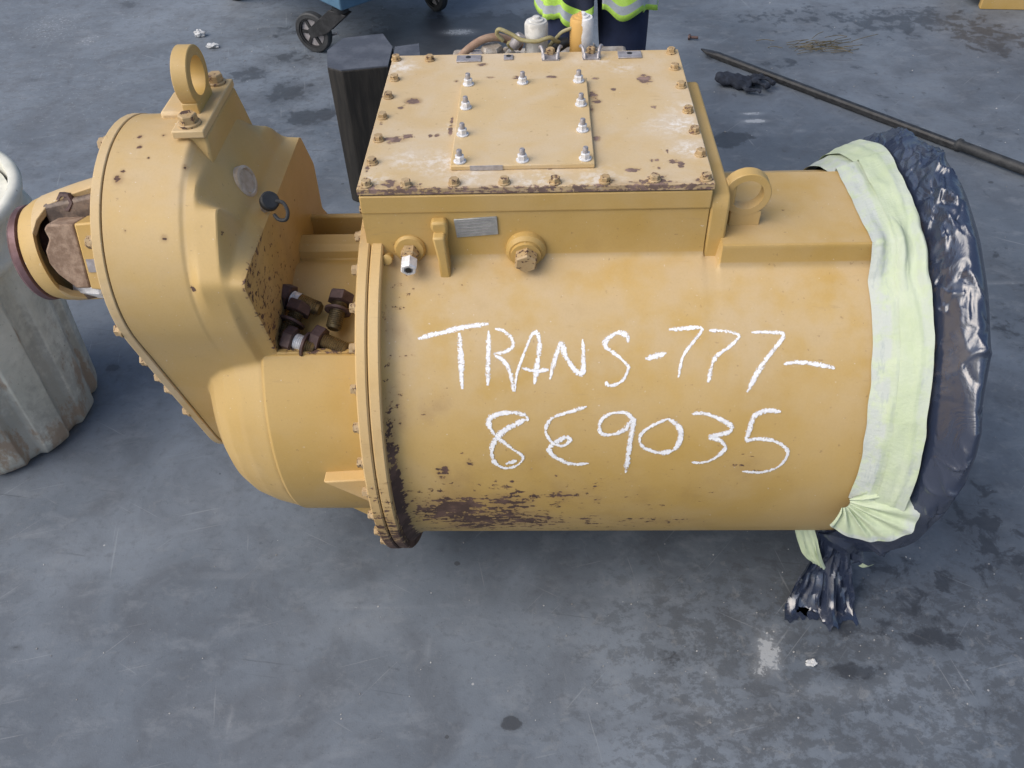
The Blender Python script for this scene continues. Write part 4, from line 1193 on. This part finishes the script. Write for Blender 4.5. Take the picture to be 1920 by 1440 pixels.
def tape_fan():
    """bunched end of the tape, pleats spreading from one point"""
    piv = Vector((0.604, -0.262, 0.478))
    vs, st = [], []
    na, nr = 110, 12
    for i in range(na):
        u = i / (na - 1)
        ang = R(-104 + 142 * u)
        L = 0.052 + 0.062 * min(1.0, u * 1.7)
        pl = math.sin(u * 44 + 2 * noise.noise(Vector((u * 5, 0, 0))))
        for j in range(nr):
            t = j / (nr - 1)
            rr = 0.012 + L * t
            ex = Vector((math.cos(ang), 0, 0)) + Vector((0, 0.42, 0.90)) * math.sin(ang)
            q = piv + ex * rr + Vector((0, -0.9, 0.42)) * (0.022 + 0.062 * max(0.0, math.cos(ang)) * t * L / 0.1 + 0.0065 * pl * (1 - 0.55 * t) * min(1, t * 5) - 0.02 * t * t)
            vs.append(q)
            st.append(1.0 if t > 0.85 else 0.1)
    put_mesh('tape_fan', vs, grid_faces(na, nr), M_tape, TP, angle=70, attrs={'stuck': st})
tape_fan()
sa = crumple_sheet('hanging_strip', [(0.575, -0.11, 0.315), (0.595, -0.145, 0.26), (0.615, -0.175, 0.205), (0.630, -0.195, 0.165), (0.650, -0.205, 0.135)], [0.010, 0.020, 0.022, 0.020, 0.014], [(1, -0.1, 0.3), (1, -0.2, 0.35), (1, -0.2, 0.4), (1, -0.3, 0.3), (1, -0.4, 0.0)], M_tape, TP, 0.006, 2.0, nu=32, nv=14, seed=3)
crumple_sheet('tape_scrap', [(0.735, -0.215, 0.165), (0.750, -0.218, 0.160), (0.765, -0.215, 0.162)], [0.010, 0.011, 0.009], [(0.2, -0.3, 1), (0.2, -0.3, 1), (0.2, -0.3, 1)], M_tape, TP, 0.002, 2.0, nu=10, nv=6, seed=8)

# timber bearer under the barrel
tb = MB().box(-0.20, 0.02, 0.0, -0.04, 0.40, 0.088).build('timber_bearer', simple('oily_timber', (0.04, 0.035, 0.03), (0.07, 0.06, 0.05), 0.8, 12), None, bevel=0.006)
tag(tb, 'low dark timber bearer lying under the yellow barrel', 'timber')

# ------------------------------------------------------------------ white fluted bin on the left
def bin_material():
    mt, nt, bs = new_mat('dirty_white_plastic')
    b = NB(nt)
    co = b.coord()
    n = b.noise(co, 5, 6, 0.65, 0.5)
    n2 = b.noise(co, 26, 6, 0.7)
    st = b.noise(b.coord((1, 1, 0.18)), 13, 5, 0.6)
    low = b.attr('dirt')
    col = b.mix(b.ramp(n, 0.38, 0.66), (0.56, 0.56, 0.49), (0.74, 0.73, 0.65))
    g = b.math('MULTIPLY', b.ramp(b.math('ADD', b.math('MULTIPLY', low, 0.34), b.math('ADD', b.math('MULTIPLY', n2, 0.5), b.math('MULTIPLY', st, 0.5))), 0.58, 0.80), 0.60)
    col = b.mix(g, col, (0.27, 0.26, 0.235))
    ru = b.math('MULTIPLY', b.ramp(b.math('ADD', b.math('MULTIPLY', low, 0.16), b.noise(b.coord((1, 1, 0.45)), 17, 6, 0.68)), 0.62, 0.74), 0.55)
    col = b.mix(ru, col, (0.28, 0.145, 0.06))
    sp = b.ramp(b.noise(co, 75, 4, 0.65), 0.665, 0.71)
    col = b.mix(b.math('MULTIPLY', sp, 0.7), col, (0.10, 0.075, 0.05))
    b.put(bs.inputs['Base Color'], col)
    bs.inputs['Roughness'].default_value = 0.65
    b.put(bs.inputs['Normal'], b.bump(b.math('ADD', n2, n), 0.3, 0.004))
    return mt
M_bin = bin_material()
def make_bin():
    cx, cy = -1.655, 0.445
    t = thing('fluted_bin', 'dirty white fluted plastic bin with rust stains at the left edge', 'bin', (cx, cy, 0))
    zs = np.concatenate([[0.006, 0.010, 0.02], np.linspace(0.035, 0.58, 40), [0.60, 0.61, 0.62]])
    na = 624
    vs, dirt = [], []
    for z in zs:
        fl = 1.0 if z < 0.58 else max(0.0, (0.62 - z) / 0.04)
        base = 0.284 + 0.055 * z
        if z < 0.035:
            base -= 0.018 * (1 - z / 0.035) ** 2 * (0.3 + 1.0)
        for k in range(na):
            a = 2 * math.pi * k / na
            f = math.cos(a * 13 + 0.6)
            fr = max(-1.0, min(1.0, f * 3.2 + 1.3))
            r = base + 0.0080 * fr * fl + 0.0025 * fbm((math.cos(a) * 3, math.sin(a) * 3, z * 3), 3)
            vs.append((cx + r * math.cos(a), cy + r * math.sin(a), z))
            dirt.append(max(0, 1 - z / 0.55) * 0.9 + (0.25 if f < -0.2 else 0))
    F = grid_faces(len(zs), na, True)
    F.append(tuple(range(na - 1, -1, -1)))
    put_mesh('bin_body', vs, F, M_bin, t, attrs={'dirt': dirt}, angle=60)
    pr = [(r_ + 0.016, z_ - 0.06) for r_, z_ in [(0.318, 0.655), (0.330, 0.664), (0.333, 0.676), (0.330, 0.688), (0.322, 0.694), (0.318, 0.725), (0.322, 0.752), (0.332, 0.764), (0.337, 0.778), (0.333, 0.790), (0.322, 0.796), (0.306, 0.79), (0.300, 0.70)]]
    MB().lathe(pr, 96, Matrix.Translation((cx, cy, 0)), cap=False).build('rolled_rim', M_bin, t, angle=60)
    MB().lathe([(0.0, 0.695), (0.15, 0.702), (0.312, 0.698)], 60, Matrix.Translation((cx, cy, 0)), cap=False).build('bin_lid', M_bin, t)
make_bin()

# ------------------------------------------------------------------ timber blocks standing behind
def timber_mat():
    mt, nt, bs = new_mat('weathered_dark_timber')
    b = NB(nt)
    co = b.coord((6, 6, 0.7))
    g = b.noise(co, 9, 6, 0.6, 0.3)
    col = b.mix(b.ramp(g, 0.36, 0.66), (0.010, 0.0095, 0.009), (0.026, 0.023, 0.020))
    gn = b.node('ShaderNodeNewGeometry').outputs['Normal']
    b.put(bs.inputs['Base Color'], col)
    bs.inputs['Roughness'].default_value = 0.8
    b.put(bs.inputs['Normal'], b.bump(g, 0.35, 0.005))
    return mt
M_timber = timber_mat()
M_timber_top = simple('sawn_grey_end_grain', (0.060, 0.070, 0.092), (0.092, 0.104, 0.130), 0.75, 14, bump=0.3)
def timber(poly, h, label):
    b = MB().prism(poly, 'z', 0.0, h)
    o = b.build('timber_block', M_timber, None, bevel=0.006)
    tag(o, label, 'timber block', 'timber blocks behind the transmission')
    sub = MB().prism([(x * 0.985 + sum(p[0] for p in poly) / len(poly) * 0.015, y * 0.985 + sum(p[1] for p in poly) / len(poly) * 0.015) for x, y in poly], 'z', h - 0.01, h + 0.003)
    sub.build('end_grain', M_timber_top, o)
    return o
tz = 0.55
timber([(-0.770, 1.740), (-0.728, 1.850), (-0.580, 1.882), (-0.528, 1.760), (-0.525, 1.600), (-0.690, 1.572), (-0.745, 1.605)], 0.55, 'dark seven-sided timber post standing behind the left of the cover plate')
timber([(-0.522, 1.765), (-0.435, 1.790), (-0.415, 1.650), (-0.518, 1.620)], 0.548, 'narrow dark timber post against the wider post')

# ------------------------------------------------------------------ blue tool cart
def make_cart():
    M_blue = simple('blue_sheet_steel', (0.070, 0.150, 0.235), (0.085, 0.175, 0.27), 0.4, 20, bump=0.04)
    c0 = Vector((-0.958, 2.900, 0.25))
    u = Vector((-0.684, 0.730, 0))      # towards the left rear
    v = Vector((0.730, 0.684, 0))       # towards the right rear
    t = thing('tool_cart', 'blue steel tool cart on black castor wheels, cut off by the top edge', 'cart', (c0.x, c0.y, 0))
    Lu, Lv = 1.10, 0.78
    def pt(a, b_, z):
        return c0 + u * a + v * b_ + Vector((0, 0, z - 0.25))
    def slab(a0, b0, z0, a1, b1, z1):
        vs = [pt(a0, b0, z0), pt(a1, b0, z0), pt(a1, b1, z0), pt(a0, b1, z0), pt(a0, b0, z1), pt(a1, b0, z1), pt(a1, b1, z1), pt(a0, b1, z1)]
        return vs, [(0, 3, 2, 1), (4, 5, 6, 7), (0, 1, 5, 4), (1, 2, 6, 5), (2, 3, 7, 6), (3, 0, 4, 7)]
    MB().add(*slab(0, 0, 0.25, Lu, Lv, 0.92)).build('cabinet', M_blue, t, bevel=0.008)
    MB().add(*slab(-0.015, -0.015, 0.92, Lu + 0.015, Lv + 0.015, 0.95)).build('worktop', M_dark_metal, t, bevel=0.005)
    for k in range(4):
        z = 0.30 + k * 0.15
        d = MB().add(*slab(-0.012, 0.03, z, 0.0, Lv - 0.03, z + 0.135)).build('drawer', M_blue, t, bevel=0.004)
        MB().add(*slab(-0.03, 0.12, z + 0.10, -0.012, Lv - 0.12, z + 0.115)).build('handle', M_grey_metal, d, bevel=0.003)
    for ca, cb, ang in ((0.05, 0.05, 2.52), (0.05, Lv - 0.06, 2.3), (Lu - 0.05, 0.05, 2.6), (Lu - 0.05, Lv - 0.06, 2.2)):
        pv = pt(ca, cb, 0.25)
        dr = Vector((math.cos(ang), math.sin(ang), 0))
        wc = pv + dr * 0.155
        if (ca, cb) == (0.05, 0.05):
            dr = Vector((-0.955, 0.295, 0))
            wc = Vector((-1.148, 3.035, 0))
            pv = Vector((-0.975, 2.965, 0.25))
            dr = (Vector((wc.x, wc.y, 0)) - Vector((pv.x, pv.y, 0))).normalized()
        wc.z = 0.1
        axd = Vector((dr.y, -dr.x, 0))
        Mw = along(wc, axd)
        fk = MB()
        for s in (-1, 1):
            off = axd * (0.029 * s)
            a_, b_, c_, d_ = pv + off + dr * -0.045 + Vector((0, 0, -0.03)), pv + off + dr * 0.05 + Vector((0, 0, -0.012)), wc + off + dr * 0.012 + Vector((0, 0, 0.022)), wc + off + Vector((0, 0, -0.024))
            e_ = wc * 0.45 + (pv + Vector((0, 0, -0.12))) * 0.55 + off
            th = axd * 0.003
            P_ = [a_, b_, c_, d_, e_]
            vs = [p - th for p in P_] + [p + th for p in P_]
            fk.add(vs, [(4, 3, 2, 1, 0), (5, 6, 7, 8, 9)] + [(i, (i + 1) % 5, 5 + (i + 1) % 5, 5 + i) for i in range(5)])
        f = fk.build('castor_fork', M_dark_metal, t, bevel=0.002)
        MB().lathe([(0.040, -0.022), (0.040, 0.0)], 24, Matrix.Translation(pv)).build('swivel', M_dark_metal, f)
        MB().tube([wc + axd * 0.034 + dr * -0.005 + Vector((0, 0, -0.005)), wc + axd * 0.036 - dr * 0.04 + Vector((0, 0, 0.004)), wc + axd * 0.036 - dr * 0.075 + Vector((0, 0, -0.022)), wc + axd * 0.036 - dr * 0.12 + Vector((0, 0, -0.005))], 0.006, 8).build('brake_lever', M_grey_metal, f)
        tyre = MB().ring(0.1, 0.076, -0.021, 0.021, 56, Mw, 0.006).build('wheel', M_rubber, t)
        hub = MB().ring(0.0775, 0.068, -0.016, 0.016, 48, Mw, 0.0).lathe([(0.020, -0.02), (0.020, 0.02)], 20, Mw)
        for k in range(6):
            q = k * math.pi / 3
            Ms = Mw @ Matrix.Rotation(q, 4, 'Z')
            hub.box(0.015, -0.008, -0.010, 0.072, 0.008, 0.010, Ms)
        hub.build('wheel_hub', M_grey_metal if False else M_dark_metal, tyre)
        MB().lathe([(0.068, -0.004), (0.068, 0.004)], 40, Mw).build('wheel_disc', M_grey_metal, tyre)
make_cart()

# ------------------------------------------------------------------ worker behind the valve housing
def skin_body(name, joints, edges, mat, parent=None, root=0, sub=2):
    me = bpy.data.meshes.new(name)
    me.from_pydata([j[0] for j in joints], edges, [])
    o = bpy.data.objects.new(name, me)
    COL.objects.link(o)
    md = o.modifiers.new('skin', 'SKIN')
    for i, j in enumerate(joints):
        sv = me.skin_vertices[0].data[i]
        sv.radius = (j[1], j[2] if len(j) > 2 else j[1])
        sv.use_root = (i == root)
    md.use_smooth_shade = True
    s = o.modifiers.new('sub', 'SUBSURF')
    s.levels = s.render_levels = sub
    me.materials.append(mat)
    if parent:
        o.parent = parent
        o.matrix_parent_inverse = Matrix.Translation(-world_loc(parent))
    return o

def make_person():
    px, py = 0.205, 1.70
    M_navy = simple('navy_work_cloth', (0.012, 0.020, 0.055), (0.020, 0.031, 0.078), 0.85, 9, bump=0.4)
    M_dark_in = simple('navy_jacket_cloth', (0.010, 0.015, 0.035), (0.018, 0.025, 0.055), 0.85, 14, bump=0.3)
    M_lime = simple('lime_reflective_edge', (0.50, 0.80, 0.10), (0.58, 0.88, 0.16), 0.6, 30)
    M_silver = simple('silver_reflective_tape', (0.42, 0.46, 0.50), (0.50, 0.54, 0.58), 0.4, 30)
    M_skin = simple('skin', (0.30, 0.17, 0.11), (0.36, 0.21, 0.14), 0.6, 20, bump=0.1)
    M_hair = simple('dark_hair', (0.01, 0.008, 0.006), (0.02, 0.016, 0.013), 0.7, 60)
    t = thing('person', 'worker in navy trousers and open hi-vis jacket standing behind the transmission', 'person', (px, py, 0))
    J, E = [], []
    def j(x, y, z, r, r2=None):
        J.append(((px + x, py + y, z), r, r2 or r))
        return len(J) - 1
    def e(*ids):
        for a, b_ in zip(ids, ids[1:]):
            E.append((a, b_))
    pel = j(0, 0, 0.93, 0.15, 0.11)
    wai = j(0, 0.01, 1.08, 0.145, 0.10)
    che = j(0, 0.0, 1.30, 0.16, 0.11)
    nec = j(0, -0.01, 1.47, 0.06)
    hd1 = j(0, -0.025, 1.57, 0.075, 0.085)
    hd2 = j(0, -0.02, 1.68, 0.078, 0.092)
    e(pel, wai, che, nec, hd1, hd2)
    nose = j(0, -0.115, 1.60, 0.014)
    e(hd1, nose)
    for s in (-1, 1):
        hip = j(s * 0.085, 0, 0.84, 0.118)
        kn = j(s * 0.105, -0.02, 0.48, 0.082)
        an = j(s * 0.115, 0.02, 0.10, 0.052)
        toe = j(s * 0.13, -0.14, 0.045, 0.040)
        e(pel, hip, kn, an, toe)
        sh = j(s * 0.195, 0, 1.39, 0.065)
        el = j(s * 0.27, 0.03, 1.13, 0.048)
        wr = j(s * 0.25, -0.14, 0.97, 0.032)
        pm = j(s * 0.235, -0.20, 0.93, 0.030, 0.020)
        e(che, sh, el, wr, pm)
        for k, (dx, dl) in enumerate(((-0.026, 0.060), (-0.009, 0.072), (0.009, 0.068), (0.024, 0.052))):
            f1 = j(s * 0.235 + dx, -0.20 - dl * 0.6, 0.915, 0.0095)
            f2 = j(s * 0.235 + dx, -0.20 - dl, 0.885, 0.0085)
            e(pm, f1, f2)
        th1 = j(s * 0.205, -0.185, 0.925, 0.011)
        th2 = j(s * 0.192, -0.225, 0.905, 0.009)
        e(pm, th1, th2)
    skin_body('body', J, E, M_navy, t)
    # face and hands in skin colour as close shells
    M = Matrix.Translation((px, py - 0.025, 1.615)) @ Matrix.Diagonal((0.083, 0.098, 0.118, 1))
    hb = bmesh.new()
    bmesh.ops.create_uvsphere(hb, u_segments=24, v_segments=16, radius=1.0, matrix=M)
    me = bpy.data.meshes.new('head')
    hb.to_mesh(me); hb.free()
    me.polygons.foreach_set('use_smooth', [True] * len(me.polygons))
    me.materials.append(M_skin)
    ho = bpy.data.objects.new('head', me)
    COL.objects.link(ho)
    ho.parent = t
    ho.matrix_parent_inverse = Matrix.Translation(-world_loc(t))
    hair = MB().lathe([(0.0, 1.742), (0.05, 1.735), (0.082, 1.70), (0.093, 1.65), (0.088, 1.62)], 24, Matrix.Translation((px, py - 0.012, 0)), cap=False).build('hair', M_hair, t)
    for s in (-1, 1):
        MB().lathe([(0.055, 0), (0.062, 0.03), (0.05, 0.085), (0.04, 0.12)], 16, Matrix.Translation((px + s * 0.118, py - 0.01, 0)) ).build('boot', M_rubber, t)
    # jacket, open at the front, hem with lime / silver / lime bands
    na, rows = 150, [0.0, 0.018, 0.019, 0.045, 0.046, 0.068, 0.069, 0.11, 0.16, 0.24, 0.34, 0.46, 0.58, 0.68, 0.73]
    a0, a1 = R(-90 + 4), R(270 - 4)
    vs, rowmat = [], []
    for r_ in rows:
        for k in range(na):
            a = a0 + (a1 - a0) * k / (na - 1)
            c, s = math.cos(a), math.sin(a)
            front = max(0, -s)
            wavy = 0.020 * math.sin(c * 9 + 1.0) * front + 0.012 * noise.noise(Vector((c * 3, s * 3, 1)))
            hem = 0.700 + wavy + (0.022 if c > 0.02 else -0.012) * front * (1 if abs(c) < 0.75 else 0.3)
            flare = 1.0 + 0.12 * max(0, 1 - r_ / 0.25)
            top = min(1.0, max(0.0, (r_ - 0.55) / 0.18))
            rx = (0.185 * flare) * (1 - 0.35 * top ** 2)
            ry = (0.135 * flare) * (1 - 0.25 * top ** 2)
            fold = 0.012 * math.sin(a * 11 + 2 * math.sin(a * 3)) * max(0, 1 - r_ / 0.35)
            vs.append((px + (rx + fold) * c, py + (ry + fold) * s, hem * (1 - min(1, r_ / 0.7) * 0.0) + r_ + (-wavy * min(1, r_ / 0.4))))
    F = grid_faces(len(rows), na)
    o = put_mesh('jacket', vs, F, [M_dark_in, M_lime, M_silver], t, angle=60, recalc=False)
    idx = []
    for i in range(len(rows) - 1):
        mi = 1 if i in (0, 1) else 2 if i in (2, 3) else 1 if i in (4, 5) else 0
        idx += [mi] * (na - 1)
    o.data.polygons.foreach_set('material_index', idx)
    so = o.modifiers.new('thick', 'SOLIDIFY')
    so.thickness = 0.004
make_person()

# ------------------------------------------------------------------ things lying on the floor
def make_bar():
    a, b_, c_ = Vector((0.818, 2.912, 0.018)), Vector((1.742, 1.905, 0.020)), Vector((1.985, 1.63, 0.024))
    t = thing('pry_bar', 'long black pry bar with rubber grip lying across the floor', 'pry bar', tuple(a * 0.5 + b_ * 0.5 - Vector((0, 0, 0.019))))
    d = (b_ - a).normalized()
    s = Vector((-d.y, d.x, 0))
    bar = MB()
    P = [(a, 0.004, 0.003), (a + d * 0.05, 0.020, 0.008), (a + d * 0.11, 0.017, 0.014), (b_, 0.016, 0.014)]
    vs = []
    for p, w, h in P:
        for u_, v_ in ((-1, -1), (1, -1), (1, 0.4), (0.55, 1), (-0.55, 1), (-1, 0.4)):
            vs.append(p + s * (u_ * w) + Vector((0, 0, v_ * h)))
    F = grid_faces(4, 6, True) + [(5, 4, 3, 2, 1, 0), (18, 19, 20, 21, 22, 23)]
    bar.add(vs, F).build('shaft', M_dark_metal, t, bevel=0.002)
    g = MB().lathe([(0.018, -0.02), (0.026, -0.012), (0.026, 0.0), (0.021, 0.008), (0.0215, 0.30), (0.019, 0.335), (0.0, 0.336)], 24, along(b_ + Vector((0, 0, 0.006)), c_ - b_))
    g.build('rubber_grip', M_rubber, t, angle=50)
make_bar()

def make_glove():
    M_gl = simple('dark_knit_glove', (0.010, 0.014, 0.025), (0.028, 0.036, 0.055), 0.9, 40, bump=0.6)
    c = Vector((0.965, 2.515, 0.020))
    J, E = [((0, 0, 0), 0.040, 0.022)], []
    def chain(pts):
        p = 0
        for x, y, z, r in pts:
            J.append(((x, y, z), r, r * 0.75))
            E.append((p, len(J) - 1))
            p = len(J) - 1
    chain([(-0.05, 0.025, 0.008, 0.042), (-0.105, 0.04, 0.012, 0.040), (-0.13, 0.06, 0.02, 0.028)])
    chain([(0.055, -0.002, 0.016, 0.018), (0.085, -0.03, 0.006, 0.015), (0.10, -0.055, 0.0, 0.012)])
    chain([(0.06, 0.025, 0.010, 0.018), (0.10, 0.005, 0.020, 0.015), (0.135, -0.025, 0.004, 0.012)])
    chain([(0.055, 0.045, 0.004, 0.017), (0.10, 0.035, 0.012, 0.014), (0.14, 0.01, 0.002, 0.011)])
    chain([(0.035, 0.060, 0.0, 0.015), (0.08, 0.07, 0.006, 0.012), (0.11, 0.06, 0.0, 0.010)])
    chain([(0.0, -0.05, 0.0, 0.018), (0.04, -0.075, 0.006, 0.014), (0.065, -0.08, 0.0, 0.012)])
    J = [((c.x + p[0], c.y + p[1], c.z + p[2]), a, b_) for p, a, b_ in J]
    o = skin_body('glove', J, E, M_gl)
    tex = bpy.data.textures.new('crumple', 'CLOUDS')
    tex.noise_scale = 0.035
    d = o.modifiers.new('crumple', 'DISPLACE')
    d.texture = tex
    d.strength = 0.035
    d.mid_level = 0.55
    d.texture_coords = 'LOCAL'
    return tag(o, 'crumpled dark work glove lying beside the pry bar', 'glove')
make_glove()

def make_straw():
    b = MB()
    c = Vector((1.352, 2.925, 0))
    for i in range(46):
        a = rng.gauss(0.05, 0.35)
        L = rng.uniform(0.05, 0.16)
        p = c + Vector((rng.gauss(0, 0.085), rng.gauss(0, 0.035), rng.uniform(0.004, 0.02)))
        q = p + Vector((math.cos(a) * L, math.sin(a) * L, rng.uniform(-0.004, 0.012)))
        q.z = max(q.z, 0.003)
        mid = (p + q) / 2 + Vector((rng.gauss(0, 0.008), rng.gauss(0, 0.01), 0.006))
        b.tube(catmull([p, mid, q], 3), 0.0016, 4)
    o = b.build('straw_scraps', simple('straw', (0.10, 0.085, 0.05), (0.20, 0.17, 0.11), 0.9, 30), None)
    o['kind'] = 'stuff'
    tag(o, 'small tangle of brown straw scraps on the floor above the pry bar', 'straw')
make_straw()

fb = MB().lathe([(0.014, 0.0), (0.014, 0.010)], 6, along((0.775, 3.07, 0.014), (0.95, -0.3, 0.02))).lathe([(0.007, 0.010), (0.007, 0.05)], 12, along((0.775, 3.07, 0.014), (0.95, -0.3, 0.02))).build('floor_bolt', M_rust, None, angle=25)
tag(fb, 'small rusty bolt dropped on the floor behind the cover plate', 'bolt')

M_foil = simple('pale_crumb', (0.45, 0.46, 0.47), (0.62, 0.63, 0.64), 0.6, 60, 0.0, 0.5)
def crumb(name, c, s, label, cat):
    bm = bmesh.new()
    bmesh.ops.create_icosphere(bm, subdivisions=3, radius=1.0)
    for v in bm.verts:
        n = noise.noise(v.co * 1.7 + Vector((c[0] * 9, c[1] * 7, 0))) + 0.5 * noise.noise(v.co * 4 + Vector((c[0], 5, 0)))
        v.co = Vector((v.co.x * s[0], v.co.y * s[1], v.co.z * s[2])) * (1 + 0.6 * n)
        v.co += Vector((c[0], c[1], s[2] * 0.9))
        v.co.z = max(v.co.z, 0.001)
    me = bpy.data.meshes.new(name)
    bm.to_mesh(me); bm.free()
    me.materials.append(M_foil)
    o = bpy.data.objects.new(name, me)
    COL.objects.link(o)
    return tag(o, label, cat)
crumb('foil_scrap', (-1.83, 3.26), (0.030, 0.022, 0.018), 'crumpled silvery foil scrap on the pale floor left of the cart', 'foil scrap')
crumb('foil_scrap', (-1.72, 3.11), (0.034, 0.018, 0.012), 'flatter pale foil scrap nearer the lifting eye on the floor', 'foil scrap')
crumb('chalk_lump', (0.622, -0.372), (0.012, 0.008, 0.006), 'white chalk lump on the floor below the trailing plastic', 'chalk lump')

def make_debris():
    b = MB()
    spots = [(-1.25, 3.2, 0.6, 0.35, 60), (1.3, 2.4, 1.2, 0.9, 60), (0.9, -0.15, 0.55, 0.35, 90), (-0.4, -0.3, 0.9, 0.35, 60), (0.4, -0.4, 0.7, 0.2, 70), (1.5, 1.0, 0.5, 0.9, 40)]
    for x, y, sx, sy, n in spots:
        for i in range(n):
            p = Vector((rng.gauss(x, sx * 0.6), rng.gauss(y, sy * 0.6), 0.0))
            s = rng.uniform(0.0008, 0.0024) * (1.6 if y > 1 else 1.0)
            k = rng.randint(4, 6)
            poly = [(s * rng.uniform(0.6, 1.3) * math.cos(q * 6.283 / k), s * rng.uniform(0.6, 1.3) * math.sin(q * 6.283 / k)) for q in range(k)]
            b.prism(poly, 'z', 0.0, s * 0.7, Matrix.Translation(p))
    o = b.build('grit', simple('grey_grit', (0.20, 0.20, 0.20), (0.50, 0.50, 0.50), 0.8, 9), None, smooth=False)
    o['kind'] = 'stuff'
    tag(o, 'pale grit and paint flakes scattered over the grey floor', 'grit')
make_debris()

# yellow steel machine part at the top right corner
yb = thing('machine_frame', 'yellow steel machine part entering at the top right corner', 'machine part', (2.70, 3.60, 0))
MB().prism([(2.30, 3.40), (3.10, 3.30), (3.20, 3.75), (2.34, 3.75)], 'z', 0.06, 0.30).build('beam', M_yel, yb, bevel=0.01)
MB().prism([(2.36, 3.37), (2.62, 3.34), (2.63, 3.39), (2.37, 3.42)], 'z', 0.0, 0.075).build('foot_plate', M_yel, yb, bevel=0.004)
MB().box(2.66, 3.45, 0.0, 3.0, 3.7, 0.059).build('skid', M_dark_metal, yb, bevel=0.004)
